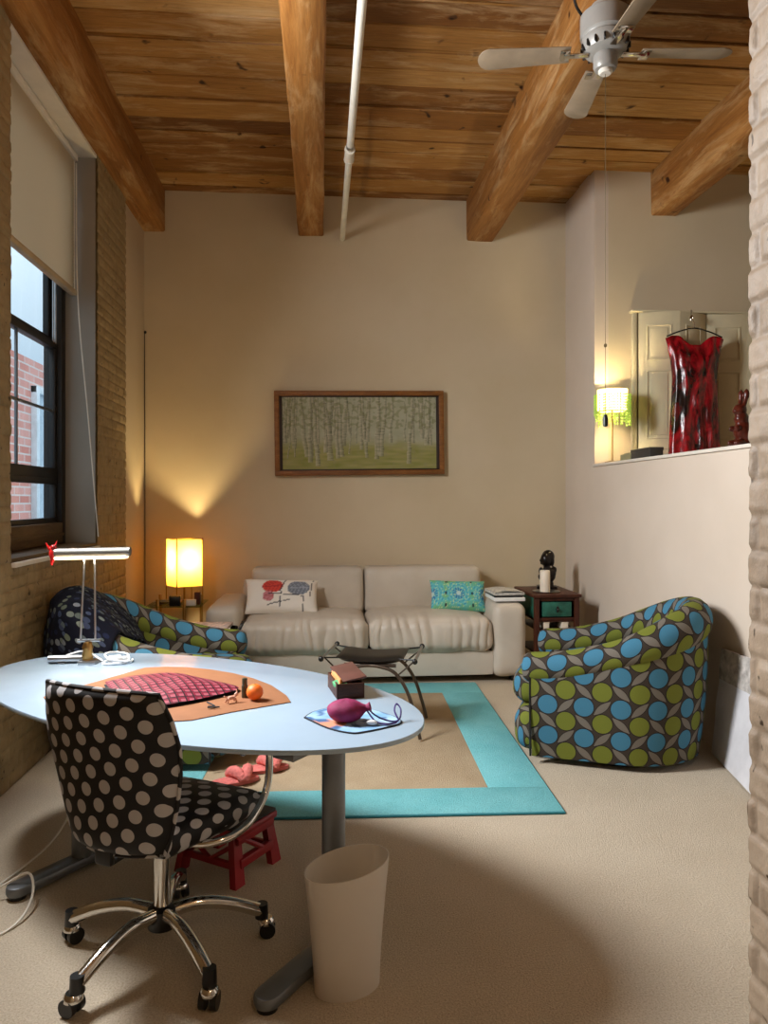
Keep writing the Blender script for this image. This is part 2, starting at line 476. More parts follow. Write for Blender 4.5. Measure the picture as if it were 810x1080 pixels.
# right: full height return + knee wall
w = MB(); w.rbox((XR, YU, 0), (XR+.12, YB, 4.3), 0); w.rbox((XR, 1.2, 0), (XR+.12, YU, 1.735), 0)
struct(w.build('wall_right', M['wallr'], smooth=False))
struct(MB().rbox((XR-.018, 1.2, 1.735), (XR+.14, YU-.002, 1.757), .004).build('trim_5', M['trimwhite']))
w = MB(); w.rbox((XR+.12, YU, .9), (5.3, YU+.12, 4.3), 0)
struct(w.build('wall_upper', M['wall'], smooth=False))
struct(MB().rbox((5.15, -2.7, 0), (5.3, YU, 4.3), 0).build('wall_far_right', M['wall'], smooth=False))
struct(MB().rbox((XR+.12, 1.4, .92), (5.15, YU, 1.02), 0).build('floor_upper', M['carpet'], smooth=False))

# ceiling planks run across the beams
pl = MB(); y = -2.6; k = 0
while y < YB+.05:
    wd = random.choice((.2, .23, .25, .27)); x = -2.2
    joints = sorted(random.sample([-1.5, -.09, 1.48, 2.9], 2))+[5.3]
    for j in joints:
        dz = random.uniform(-.009, .009); tilt = random.uniform(-.004, .004)
        lo, hi = (x+.002, y+.005, ZC+dz), (j-.002, y+wd-.005, ZC+.05)
        pl.rbox(lo, hi, .006, 1); x = j
    y += wd
pl.rbox((-2.2, -2.7, ZC+.045), (5.3, 6.95, ZC+.12), 0)
struct(pl.build('ceiling', M['plank']))

def beam(name, x0, x1, y1):
    b = MB(); nl = 90; y0 = -2.6; r = .012
    sec = [(x0, ZB+r), (x0+r, ZB), ((x0+x1)/2, ZB), (x1-r, ZB), (x1, ZB+r), (x1, ZB+.19), (x1, ZC+.01), (x0, ZC+.01), (x0, ZB+.19)]
    vs, fs = [], []
    for i in range(nl+1):
        yy = y0+(y1-y0)*i/nl
        for (sx, sz) in sec:
            q = Vector((sx*3, yy*2.2, sz*3)); d = .009*noise.noise(q)+.004*noise.noise(q*4)
            vs.append((sx+d, yy, sz+(d if sz < ZC-.02 else 0)))
    n = len(sec)
    for i in range(nl):
        for q in range(n): fs.append([i*n+q, (i+1)*n+q, (i+1)*n+(q+1) % n, i*n+(q+1) % n])
    fs.append([nl*n+q for q in range(n)])
    b.add(vs, fs)
    return struct(b.build(name, M['beam'], angle=50))
beam('trim_1', -1.677, -1.394, YB); beam('trim_2', -.2, .026, YB); beam('trim_3', 1.356, 1.607, YB); beam('trim_4', 2.798, 3.016, YU)

# painted brick, real relief
def brick_h(a, z, L=.215, H=.071, seed=0):
    row = math.floor(z/H); fz = z/H-row
    off = (row % 2)*.5+.13*noise.noise(Vector((row*3.7, seed, 0)))
    br = math.floor(a/L+off); fa = a/L+off-br
    wob = .25*noise.noise(Vector((a*9, z*9, seed)))
    ez = min(fz, 1-fz)*H; ea = min(fa, 1-fa)*L
    e = min(ez, ea)*(1+wob)
    t = smooth(.001, .014, e+.004*noise.noise(Vector((a*5, z*5, seed+2))))
    per = noise.noise(Vector((br*1.7, row*2.3, seed+5)))
    h = -.006*(1-t)+.004*per*t+.003*noise.noise(Vector((a*22, z*22, seed)))+.0012*noise.noise(Vector((a*70, z*70, seed)))
    return h, t
def brick_patch(mb, plane, u0, u1, z0, z1, step, L=.215, H=.071, seed=0, amp=1, axis='x', flip=False):
    nu, nv = max(2, int((u1-u0)/step)), max(2, int((z1-z0)/step))
    H_ = {}
    def fn(a, b):
        u, z = u0+(u1-u0)*a, z0+(z1-z0)*b; h, t = brick_h(u, z, L, H, seed); h *= amp
        return (plane+h, u, z) if axis == 'x' else (plane-h, u, z)
    def cf(a, b):
        u, z = u0+(u1-u0)*a, z0+(z1-z0)*b; t = brick_h(u, z, L, H, seed)[1]; g = .93+.07*t
        p = 1+.06*noise.noise(Vector((math.floor(u/L)*2.1, math.floor(z/H)*1.3, 9)))
        return (g*p, g*p, g*p, 1)
    mb.grid(nu, nv, fn, None, cf, flip=flip)
wl = MB(); WN, WF, WS, WT = 3.88, 5.33, 1.13, 3.86
brick_patch(wl, XB, 3.46, WN, 0, ZB, .011, seed=1)
brick_patch(wl, XB, WN, WF, 0, WS, .011, seed=1)
brick_patch(wl, XB, WF, 6.09, 0, ZB, .010, seed=1)
# solid wall behind the face
def wb(y0, y1, z0, z1, x0=-1.90, x1=XB-.02): wl.rbox((x0, y0, z0), (x1, y1, z1), 0)
wb(-2.7, 2.75, 0, ZB, x1=XB); wb(2.75, 3.45, 0, 1.9, x1=XB); wb(2.75, 3.45, 3.5, ZB, x1=XB)
wb(3.45, WN, 0, ZB, x1=XB-.012); wb(WN, WF, 0, WS-.012); wb(WF, 6.09, 0, ZB, x1=XB-.012); wb(-2.7, YB, ZB, 4.35, x1=-1.69)
struct(wl.build('wall_left', M['brick'], angle=35))
struct(MB().rbox((-2.05, 6.08, 0), (XL, YB, ZB), .004).build('trim_6', M['wall']))          # smooth plaster strip in the corner
struct(MB().rbox((-1.80, WN, 3.845), (XB-.004, WF, ZB), .003).build('trim_7', M['trimwhite']))  # soffit over the window
struct(MB().rbox((XB-.002, WN, 1.11), (XB+.022, WF, 1.135), .004).build('trim_8', M['trimwhite']))
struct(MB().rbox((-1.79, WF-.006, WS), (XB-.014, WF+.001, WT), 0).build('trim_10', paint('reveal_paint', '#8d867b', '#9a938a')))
# near brick pier on the right
pr = MB(); PX, PY = .862, 1.425
brick_patch(pr, PX, .75, PY, 0, ZC, .006, H=.071, seed=3, amp=1.0, axis='nx', flip=True)
def pend(a, b):
    z = ZC*b; x = PX+.0+a*.5; h = brick_h(x, z, .215, .071, 3)[0]*1.3; hx = brick_h(PY, z, .215, .071, 3)[0]*1.3
    return (x-(hx if a == 0 else 0), PY+(h if a > 0 else 0), z)
pr.grid(60, 560, pend, None, None, flip=True)
pr.rbox((PX+.02, -.9, 0), (PX+.5, PY-.02, ZC), 0); pr.rbox((PX+.005, -.9, 0), (PX+.5, .76, ZC), 0)
struct(pr.build('wall_pier', M['pier'], angle=60))

# ---- window in the left wall
FX = -1.80
wn = MB()
fr = MB(); fr.rbox((FX-.09, WF-.085, WS), (FX+.03, WF, WT), .004); fr.rbox((FX-.09, WN, WS), (FX+.03, WN+.07, WT), .004)
fr.rbox((FX-.09, WN, WT-.06), (FX+.03, WF, WT), .004)
win = struct(fr.build('window_1', M['black']))
MB().rbox((FX-.1, WN, WS), (XB-.006, WF, WS+.025), .004).build('window_sill', M['sillwood'], win)
q = MB(); q.rbox((FX-.08, WN+.06, WS+.03), (FX+.035, WF-.07, WS+.17), .006); q.rbox((FX-.06, WN+.06, WS+.08), (FX+.045, WF-.07, WS+.10), .003); q.build('bottom_rail', M['sillwood'], win)
def sash(name, x, y0, y1, z0, z1, w, wb_=None, mull=None, hb=None):
    a = MB(); wb_ = wb_ or w
    a.rbox((x-.02, y0, z0), (x+.02, y1, z0+wb_), .003); a.rbox((x-.02, y0, z1-w), (x+.02, y1, z1), .003)
    a.rbox((x-.0195, y0, z0+.001), (x+.0195, y0+w, z1-.001), .003); a.rbox((x-.0195, y1-w, z0+.001), (x+.0195, y1, z1-.001), .003)
    o = a.build(name, M['black'], win)
    MB().rbox((x-.003, y0+w*.5, z0+w*.5), (x+.003, y1-w*.5, z1-w*.5), 0).build('pane', M['pane'], o)
    if mull:
        g = MB()
        for yy in mull: g.rbox((x-.008, yy-.009, z0), (x+.008, yy+.009, z1), .002)
        for zz in hb or []: g.rbox((x-.008, y0, zz-.009), (x+.008, y1, zz+.009), .002)
        g.build('muntin', M['greymetal'], o)
    return o
sash('upper_sash', FX-.06, WN+.06, WF-.08, 2.5, WT-.05, .05, .07, [4.61])
sash('middle_sash', FX-.02, WN+.06, WF-.08, 1.6, 2.53, .045, .07, [4.61], [2.06])
sash('hopper_sash', FX-.02, WN+.06, WF-.08, WS+.165, 1.6, .04)
tr_ = MB(); tr_.tube([(FX+.0, 5.21, 2.52), (FX+.0, 5.21, 3.8)], .008, 6); tr_.tube([(FX+.0, 5.17, 2.52), (FX+.0, 5.17, 3.8)], .006, 6); tr_.build('jamb_track', M['steel'], win)
# second window of the same wall, out of view to the left: it lets the daylight in
fr = MB()
for (a, b, c, d) in ((2.75, 2.8, 1.9, 3.5), (3.4, 3.45, 1.9, 3.5), (2.75, 3.45, 1.9, 1.96), (2.75, 3.45, 3.44, 3.5)): fr.rbox((-1.9, a, c), (-1.78, b, d), .004)
win2 = struct(fr.build('window_2', M['black']))
MB().rbox((-1.85, 2.79, 1.95), (-1.844, 3.41, 3.45), 0).build('pane', M['pane'], win2)

# ---- blind
bl = thing('window_blind', 'beige pleated blind half lowered over the left window', 'blind', (-1.70, 0, 0))
g = MB(); np_ = 40; zt, zb = 3.80, 2.90
vs = []
def pleat(a, b):
    z = zt+(zb-zt)*b; k = round(b*np_*2); return (.012 if k % 2 else -.012, WN+.015+(WF-WN-.07)*a, z)
g.grid(2, np_*2, pleat); g.build('pleated_cloth', M['blindcloth'], bl, smooth=False)
MB().rbox((-.03, WN+.01, 3.795), (.03, WF-.05, 3.84), .006).build('head_rail', M['trimwhite'], bl)
q = MB(); q.rbox((-.022, WN+.01, 2.865), (.022, WF-.05, 2.905), .008); q.build('bottom_rail', plain('blind_rail', '#b5a183', .5), bl)
cd = MB(); cd.tube([(.02, WF-.1, 3.78), (.02, WF-.1, 2.9)], .004, 6); cd.build('lift_cord', M['cord'], bl)
cd = MB(); cd.tube(spline([(.02, WF-.06, 3.78), (.03, WF-.06, 2.85), (.10, WF-.055, 2.0), (.165, WF-.05, 1.20)], 6), .0045, 6); cd.build('pull_cord', M['cord'], bl)

# ---- building across the street
bd = thing('building', 'red brick building with pale windows seen through the left window', 'building', (-5.0, 0, 0))
MB().rbox((-1.5, 3, -3), (0, 30, 3.9), 0).build('brick_wall', M['redbrickout'], bd, smooth=False)
pw = plain('pale_window_frame', '#d5dde2', .5); gw = plain('pale_reflecting_pane', '#b8c8d4', .15)
for i, (y0, y1) in enumerate(((9.2, 10.8), (13.3, 15.2), (17.6, 19.6))):
  for z0 in (.55,):
    f = MB(); z1 = z0+2.9
    for (a, b, c, d) in ((y0, y0+.14, z0, z1), (y1-.14, y1, z0, z1), (y0, y1, z0, z0+.16), (y0, y1, z1-.12, z1), (y0, y1, (z0+z1)/2-.06, (z0+z1)/2+.06), ((y0+y1)/2-.04, (y0+y1)/2+.04, z0, z1)):
        f.rbox((-.02-.001*len(f.v)/100, a, c), (.10-.004*len(f.v)/100, b, d), .006)
    o = f.build('facade_window', pw, bd); MB().rbox((-.0, y0+.1, z0+.1), (.03, y1-.1, z1-.1), 0).build('pane', gw, o)

# ================================================================== CEILING FITTINGS
p = MB(); pts = [(.2, -2.6, 3.853), (.2, YB-.001, 3.853)]
t = thing('sprinkler_pipe', 'white painted pipe running under the ceiling beside the middle beam', 'pipe', (.2, 0, 3.853))
MB().tube([(0, -2.6, 0), (0, YB-.002, 0)], .024, 14).build('tube', M['pipe'], t)
q = MB(); q.tube([(0, 5.08, 0), (0, 5.2, 0)], .034, 14); q.tube([(0, 5.06, 0), (0, 5.075, 0)], .037, 12); q.tube([(0, 5.205, 0), (0, 5.22, 0)], .037, 12); q.build('coupling', M['pipe'], t)
q = MB(); q.tube([(0, 5.0, .03), (0, 5.0, .2), ], .004, 6); q.tube([(0, 5.0, 0), (0, 5.03, .0)], .027, 12); q.tube([(0, 5.0, .2), (0, 5.0, .39)], .004, 6); q.build('pipe_hanger', M['steel'], t)
for nm, (bx, by), lb in (('beam_bracket', (-1.6, 5.17), 'black wire bracket on the left beam above the far end of the window'), ('beam_bracket', (-1.6, 3.62), 'black wire bracket on the left beam above the near end of the window')):
    q = MB(); q.tube([(-.07, 0, 0), (-.07, 0, -.012), (.03, 0, -.012), (.03, -.10, -.012), (-.02, -.16, -.012), (-.02, -.16, 0)], .006, 6)
    o = q.build(nm, M['black']); o.location = (bx+.0, by, ZB+.004); tag(o, lb, 'bracket')
q = MB(); q.tube(spline([(-1.572, YB-.006, 2.95), (-1.57, YB-.006, 2.0), (-1.568, YB-.006, .8), (-1.57, YB-.006, .02)], 5), .003, 6); q.ell((-1.566, YB-.008, 2.96), (.012, .008, .014))
tag(q.build('wall_cable', M['black']), 'thin dark cable running down the back wall in the left corner', 'cable')

fx, fy = 1.39, 3.515
fan = thing('ceiling_fan', 'grey four-blade ceiling fan mounted under the third beam', 'fan', (fx, fy, 3.87))
MB().lathe([(.07, 0), (.075, -.02), (.06, -.045), (.05, -.05)], 32).build('canopy', M['fangrey'], fan)
MB().lathe([(.05, -.035), (.108, -.04), (.12, -.05), (.121, -.145), (.113, -.152), (.109, -.158), (.115, -.166), (.115, -.19), (.10, -.222), (.07, -.238), (.02, -.24)], 40).build('motor_housing', M['fangrey'], fan, angle=28)
for k in range(16):
    MB().rbox((.095, -.005, -.222), (.119, .005, -.19), .003, 1, T=Rz(2*pi*k/16)).build('vent_slot', M['black'], fan)
MB().lathe([(.05, -.235), (.058, -.245), (.058, -.295), (.05, -.31), (.03, -.315), (.0, -.315)], 28).build('switch_housing', M['fangrey'], fan)
MB().lathe([(.034, -.312), (.034, -.325), (.026, -.332), (0, -.332)], 20).build('bottom_cap', M['trimwhite'], fan)
TH = radians(4.91)
for a in (1, 90, 174, 279):
    T = Rz(radians(a)-TH)
    q = MB(); q.rbox((.08, -.018, -.238), (.20, .018, -.230), .003, T=T); q.rbox((.17, -.045, -.236), (.22, .045, -.228), .004, T=T); br = q.build('blade_iron', M['chrome'], fan)
    q = MB(); oz = []
    L0, L1 = .17, .62
    out = []
    for i in range(11):
        s_ = i/10; out.append((L0+(L1-.06-L0)*s_, -(.05+.016*s_)))
    for i in range(9):
        b_ = -pi/2+pi*i/8; out.append((L1-.06+.06*cos(b_), .066*sin(b_)))
    for i in range(10, -1, -1):
        s_ = i/10; out.append((L0+(L1-.06-L0)*s_, (.05+.016*s_)))
    q.poly(out, -.003, .003, .0015, T=T @ Matrix.Translation((0, 0, -.226)) @ Matrix.Rotation(radians(11), 4, 'X')); q.build('blade', M['fanblade'], fan)
q = MB(); cx_, cz_ = .0, 0
q.tube([(.0, -.0, -.33), (.0, 0, -1.65)], .0015, 6); q.ell((0, 0, -1.66), (.008, .008, .01)); q.tube([(0, 0, -1.665), (0, 0, -2.0)], .0014, 6)
q.build('pull_chain', plain('dark_chain', '#6b5a3c', .5, .5), fan)
MB().lathe([(0, -2.06), (.012, -2.055), (.013, -2.02), (.008, -2.0), (0, -1.998)], 12).build('chain_handle', M['blackplastic'], fan)
q = MB(); q.tube(spline([(-.10, .02, -.05), (-.16, -.02, .0), (-.17, -.06, .12), (-.05, -.12, .2), (-.01, -.13, .3)], 6), .007, 8); q.build('power_cable', M['black'], fan)

# ================================================================== BACK WALL: painting, sofa
pt = thing('framed_painting', 'wide wood-framed painting of pale birch trees hanging on the back wall', 'painting', (.36, YB-.03, 2.068), 0)
pt.rotation_euler = (0, radians(-.7), 0)
W2, H2, fw = .775, .385, .045
q = MB()
for (a, b, c, d) in ((-W2, W2, H2-fw, H2), (-W2, W2, -H2, -H2+fw), (-W2, -W2+fw, -H2+fw-.002, H2-fw+.002), (W2-fw, W2, -H2+fw-.002, H2-fw+.002)): q.rbox((a, -.035, c), (b, .03, d), .006)
q.build('frame', M['frame'], pt)
q = MB()
for (a, b, c, d) in ((-W2, W2, H2-fw-.012, H2-fw), (-W2, W2, -H2+fw, -H2+fw+.012), (-W2, -W2+fw+.012, -H2+.01, H2-.01), (W2-fw-.012, W2, -H2+.01, H2-.01)): q.rbox((a*.98, -.02, c), (b*.98, .02, d), .002)
q.build('inner_liner', plain('dark_liner', '#2a160a', .6), pt)
rt = random.Random(4); trunks = []
for i in range(46):
    trunks.append((rt.random(), rt.uniform(.003, .012)*(1.6 if i < 12 else 1), rt.uniform(.12, .38) if i < 22 else rt.uniform(.35, .5), rt.uniform(-.05, .05), rt.random(), i))
for cxx in (.16, .19, .22, .36, .385, .60, .625, .65, .82): trunks.append((cxx+rt.uniform(-.01, .01), .012, rt.uniform(.06, .2), rt.uniform(-.07, .07), rt.random(), 99))
def lerp(a, b, t): return tuple(a[i]+(b[i]-a[i])*t for i in range(3))
def paintcol(a, b):
    n1 = noise.noise(Vector((a*14, b*9, 0))); n2 = noise.noise(Vector((a*40, b*22, 3)))
    sky = lerp((.34, .36, .26), (.44, .44, .35), .5+.6*n1)
    gr = lerp((.24, .26, .07), (.36, .34, .14), .5+.8*noise.noise(Vector((a*10, b*30, 5))))
    c = lerp(gr, sky, smooth(.26, .46, b+.05*n1))
    if b < .5: c = lerp(c, (.30, .27, .16), max(0, n2)*.6)
    for (x, w_, y0, sl, sd, i) in trunks:
        xx = x+sl*(b-.5)+.012*noise.noise(Vector((b*4, i*3.3, 0)))
        w3 = w_*(1.25-.6*b)
        if b > y0 and abs(a-xx) < w3:
            tt = (a-xx)/w3; k = noise.noise(Vector((a*20, b*55, i)))
            tc = lerp((.13, .14, .09), (.50, .48, .38), .5+.45*(-tt)+.5*k)
            c = lerp(c, tc, .75)
    if b > .55 and n2 > .12: c = lerp(c, (.18, .2, .08), .5)
    return (c[0]*.92, c[1]*.88, c[2]*.8, 1)
q = MB(); q.grid(300, 140, lambda a, b: ((a-.5)*2*(W2-fw), -.012, (b-.5)*2*(H2-fw)), None, paintcol); q.build('canvas', M['paintsurf'], pt)

SX0, SX1, SF, SBk = -.885, 1.64, 5.78, 6.72
so = thing('sofa', 'cream leather two-seat sofa with long low seat against the back wall', 'sofa', (0, 0, 0))
so.location = (.38, 6.25, 0); OX, OY = -.38, -6.25
def sb(lo, hi): return (lo[0]+OX, lo[1]+OY, lo[2]), (hi[0]+OX, hi[1]+OY, hi[2])
q = MB(); softbox(q, *sb((SX0+.26, SF+.03, .055), (SX1-.26, SBk, .255)), .02, (20, 8, 4)); q.build('base', M['leather'], so)
q = MB(); softbox(q, *sb((SX0+.2, SBk-.16, .06), (SX1-.2, SBk, .76)), .05, (20, 4, 8)); q.build('back_frame', M['leather'], so)
for (x0, x1, sd) in ((SX0, SX0+.265, 1), (SX1-.265, SX1, 2)):
    q = MB(); softbox(q, *sb((x0, SF, .045), (x1, SBk, .625)), .06, (10, 22, 14), (.012, .01, .015), lambda p, n, c, sd=sd: .006*noise.noise(Vector((p.x*6, p.y*5, p.z*6+sd)))); q.build('arm', M['leather'], so)
mid = .38
def seatwr(sd):
    def f(p, n, c):
        e = smooth(.25, 1, abs(n.y) if n.y < 0 else 0)
        fold = (abs(sin(p.x*40+2.5*noise.noise(Vector((p.x*6, p.z*4, sd)))))-.6)*(.35+noise.noise(Vector((p.x*5, p.z*3, sd))))
        front = smooth(-.10, -.42, p.y)
        return .034*fold*front*(0.35+.65*e)+.010*noise.noise(Vector((p.x*6, p.y*6, p.z*6+sd)))
    return f
for (x0, x1, sd) in ((SX0+.265, mid, 3), (mid, SX1-.265, 7)):
    q = MB(); softbox(q, *sb((x0+.003, SF-.02, .25), (x1-.003, SBk-.2, .515)), .075, (120, 34, 20), (.0, .02, .035), seatwr(sd)); q.build('seat_cushion', M['leather'], so)
for (x0, x1, sd) in ((SX0+.29, mid, 3), (mid, SX1-.23, 7)):
    q = MB(); softbox(q, *sb((x0+.004, 6.40, .47), (x1-.004, SBk-.04, .872)), .05, (30, 10, 18), (.0, .03, .004), lambda p, n, c, sd=sd: .007*noise.noise(Vector((p.x*5, p.y*5, p.z*5+sd))))
    q.build('back_cushion', M['leather'], so)
for (x, y) in ((SX0+.08, SF+.1), (SX1-.08, SF+.1), (SX0+.08, SBk-.1), (SX1-.08, SBk-.1)):
    MB().rbox(*sb((x-.03, y-.03, 0), (x+.03, y+.03, .055)), .004).build('leg', M['black'], so)

def pillow(name, label, w, h, th, loc, rx, rz, cf, ry=0):
    q = MB()
    def prof(a, b):
        x, y_ = 2*a-1, 2*b-1
        return th*((1-x**4)*(1-y_**4))**.55
    def shape(a, b, s_):
        x, y_ = (2*a-1), (2*b-1)
        px_ = x*w/2*(1-.05*(1-x*x)*0-.06*(1-abs(x))*0); k = 1-.06*(1-y_*y_); k2 = 1-.07*(1-x*x)
        wv = .006*noise.noise(Vector((a*6, b*5, s_*3)))
        return (x*w/2*k, -s_*(prof(a, b)+wv*(1 if prof(a, b) > .01 else 0)), y_*h/2*k2)
    q.grid(60, 34, lambda a, b: shape(a, b, 1), lambda a, b: (a, b), lambda a, b: cf(a, b))
    q.grid(60, 34, lambda a, b: shape(a, b, -1), None, lambda a, b: cf(0.02, 0.02), flip=True)
    o = q.build(name, M['print'], angle=60); o.location = loc
    o.rotation_euler = (radians(rx), radians(ry), radians(rz)); return tag(o, label, 'pillow')
def leafp(a, b):
    c = (.80, .74, .66)
    def el(cx, cy, rx, ry, rot):
        x, y_ = (a-cx)*2.05, b-cy; xr = x*cos(rot)+y_*sin(rot); yr = -x*sin(rot)+y_*cos(rot)
        return (xr/rx)**2+(yr/ry)**2, xr, yr
    def leaf(cx, cy, rx, ry, rot, col, vein):
        nonlocal c
        d, xr, yr = el(cx, cy, rx, ry, rot)
        if d < 1:
            c = col
            if abs(yr) < .012 or abs(((xr*9+abs(yr)*6) % 1)-.5) < .09: c = vein
    leaf(.36, .70, .30, .20, .15, (.62, .06, .04), (.35, .03, .03))
    leaf(.30, .40, .17, .15, -.2, (.55, .20, .22), (.4, .1, .1))
    leaf(.73, .66, .33, .22, .1, (.16, .18, .22), (.34, .36, .42))
    for (x0, y0, x1, y1) in ((.46, .55, .56, .98), (.78, .0, .80, .38), (.46, .1, .48, .52), (.90, .45, .93, .95), (.3, .48, .8, .42), (.3, .15, .6, .3)):
        tx, ty = x1-x0, y1-y0; t_ = max(0, min(1, ((a-x0)*tx*4+(b-y0)*ty)/(tx*tx*4+ty*ty)))
        if sqrt(((a-x0-t_*tx)*2)**2+(b-y0-t_*ty)**2) < .014: c = (.02, .02, .03)
    return c+(1,)
pillow('lumbar_pillow', 'white lumbar pillow printed with red and grey leaves on left sofa seat', .60, .33, .075, (-.315, 6.145, .655), -38, 4, leafp, 2)
def mandala(a, b):
    c0 = noise.noise(Vector((a*9, b*6, 1)))
    c = lerp((.16, .42, .20), (.10, .42, .38), .5+c0)
    for cx in (.5, 1.0, .0):
        x, y_ = (a-cx)*1.75, b-.5; r = sqrt(x*x+y_*y_); th = atan2(y_, x)
        pet = .5+.5*cos(th*12)
        if r < .46*(.75+.25*pet):
            c = lerp((.02, .26, .42), (.18, .55, .48), .5+.5*sin(r*60)*pet)
            if r < .2 and pet > .55: c = (.03, .10, .34)
            if r < .08: c = (.45, .6, .6)
    if noise.noise(Vector((a*46, b*26, 2))) > .35: c = (.5, .62, .28)
    for (x, y_) in ((.26, .5), (.76, .5), (.26, .12), (.76, .12), (.28, .9), (.74, .9)):
        if ((a-x)*1.75)**2+(b-y_)**2 < .0016: c = (.02, .03, .04)
    return c+(1,)
pillow('lumbar_pillow', 'teal and lime lumbar pillow with mandala print on right sofa seat', .47, .285, .06, (1.155, 6.17, .645), -32, -3, mandala, 1.5)

def slab(name, label, cat, w, d, h, loc, rz, mat, group=None, pages=None):
    q = MB(); q.rbox((-w/2, -d/2, 0), (w/2, d/2, h), min(.003, h*.3)); o = q.build(name, mat); o.location = loc; o.rotation_euler = (0, 0, rz)
    tag(o, label, cat, group); return o
t0 = .64
slab('magazine', 'white-edged thick magazine at the bottom of the stack on right sofa arm', 'magazine', .25, .33, .030, (1.515, 6.0, t0), .02, M['whitematte'])
slab('magazine', 'dark magazine in the middle of the stack on right sofa arm', 'magazine', .235, .31, .014, (1.51, 6.0, t0+.031), .0, M['blackplastic'])
def foldpaper(name, label, w, d, loc, rz):
    q = MB()
    for k in range(3):
        q.grid(10, 6, lambda a, b, k=k: ((a-.5)*w, (b-.5)*d, .004+.010*k+.012*sin(a*pi)*(1 if k == 2 else .3)+.004*noise.noise(Vector((a*4, b*4, k)))))
    q.rbox((-w/2, -d/2, 0), (w/2, d/2, .022), .006)
    o = q.build(name, M['papergrey']); o.location = loc; o.rotation_euler = (0, 0, rz); tag(o, label, 'newspaper')
foldpaper('newspaper', 'folded grey newspaper lying on top of the stack on right sofa arm', .25, .32, (1.51, 6.0, t0+.046), .05)

# ---- small table at the right end of the sofa
et = thing('end_table', 'dark wooden end table with green drawer in the right corner', 'table', (1.90, 6.10, 0), 0)
q = MB(); q.rbox((-.20, -.30, .668), (.20, .30, .695), .006); q.build('tabletop', M['dwood'], et)
for sx in (-1, 1):
    for sy in (-1, 1): MB().rbox((sx*.165-.02, sy*.265-.02, 0), (sx*.165+.02, sy*.265+.02, .668), .003).build('leg', M['dwood'], et)
q = MB(); q.rbox((-.165, -.262, .47), (.165, .27, .49), .003); q.rbox((-.165, .25, .49), (.165, .27, .668), .002); q.rbox((.16, -.26, .49), (.18, .26, .668), .002); q.rbox((-.145, -.272, .64), (.145, -.25, .668), .002)
q.rbox((-.145, -.27, .485), (.145, -.25, .505), .002); q.build('case', M['dwood'], et)
q = MB(); q.rbox((-.181, -.245, .50), (-.165, .245, .665), .002); q.build('side_panel', M['greenpaint'], et)
q = MB(); q.rbox((-.12, -.285, .515), (.12, -.255, .632), .006); q.rbox((-.10, -.29, .53), (.10, -.284, .617), .003); dr = q.build('drawer', M['greenpaint'], et)
q = MB(); q.ell((0, -.305, .575), (.014, .014, .014)); q.rbox((-.008, -.297, .55), (.008, -.289, .60), .003); q.build('knob', M['black'], dr)
q = MB(); q.rbox((-.165, -.26, .20), (.165, .26, .22), .003); q.rbox((-.165, -.262, .40), (.165, .26, .41), .002); q.build('shelf', M['dwood'], et)
for i, (x, w_, h_, lb, mt) in enumerate(((-.08, .05, .055, 'tan box at left on the shelf of the end table', 'candle'), (.075, .055, .055, 'tan box at right on the shelf of the end table', 'candle'))):
    q = MB(); q.rbox((-w_/2, -.08, 0), (w_/2, .08, h_), .003); q.rbox((-w_/2-.002, -.082, h_-.012), (w_/2+.002, .082, h_+.002), .002); o = q.build('storage_box', M['candle']); o.location = (1.90+x, 5.93, .411); tag(o, lb, 'box')
q = MB(); q.lathe([(0, 0), (.10, 0), (.115, .008), (.11, .008), (.095, .004), (0, .004)], 28); o = q.build('saucer', M['steel']); o.location = (1.865, 5.99, .695); o.scale = (1, 1, 1)
tag(o, 'shallow metal saucer under the white candle on the end table', 'saucer')
q = MB(); q.lathe([(.0, 0), (.039, 0), (.041, .004), (.041, .17), (.037, .176), (.02, .172), (0, .170)], 28); c_ = q.build('pillar_candle', M['candle']); c_.location = (1.845, 5.965, .6995); tag(c_, 'thick white pillar candle in front of the dark bust', 'candle')
MB().tube([(0, 0, .169), (.002, 0, .185)], .002, 6).build('wick', M['black'], c_)
# dark bust
q = MB()
q.rbox((-.085, -.065, 0), (.085, .065, .025), .004); q.rbox((-.05, -.045, .02), (.055, .045, .06), .01)
q.ell((0, 0, .10), (.075, .05, .05)); q.ell((.03, 0, .13), (.05, .05, .05)); q.tube([(0, 0, .12), (.0, -.005, .20)], [.035, .028], 12)
q.ell((-.008, -.01, .25), (.046, .052, .062)); q.ell((.012, .012, .272), (.056, .056, .060)); q.ell((.02, .03, .235), (.04, .04, .05)); q.ell((.045, .0, .235), (.02, .03, .045))
q.ell((-.05, -.012, .242), (.014, .01, .012)); q.ell((-.044, -.012, .218), (.012, .014, .014)); q.ell((-.042, -.012, .262), (.012, .02, .012)); q.ell((.06, .0, .16), (.025, .03, .03)); q.ell((-.05, -.02, .15), (.02, .02, .035))
bu = fuse('bust_statue', q, M['bronze'], voxel=.005, smooth=4); bu.location = (1.94, 6.22, .695); bu.rotation_euler = (0, 0, radians(-15)); tag(bu, 'dark bronze head and shoulders bust on the green-drawered end table', 'statue')

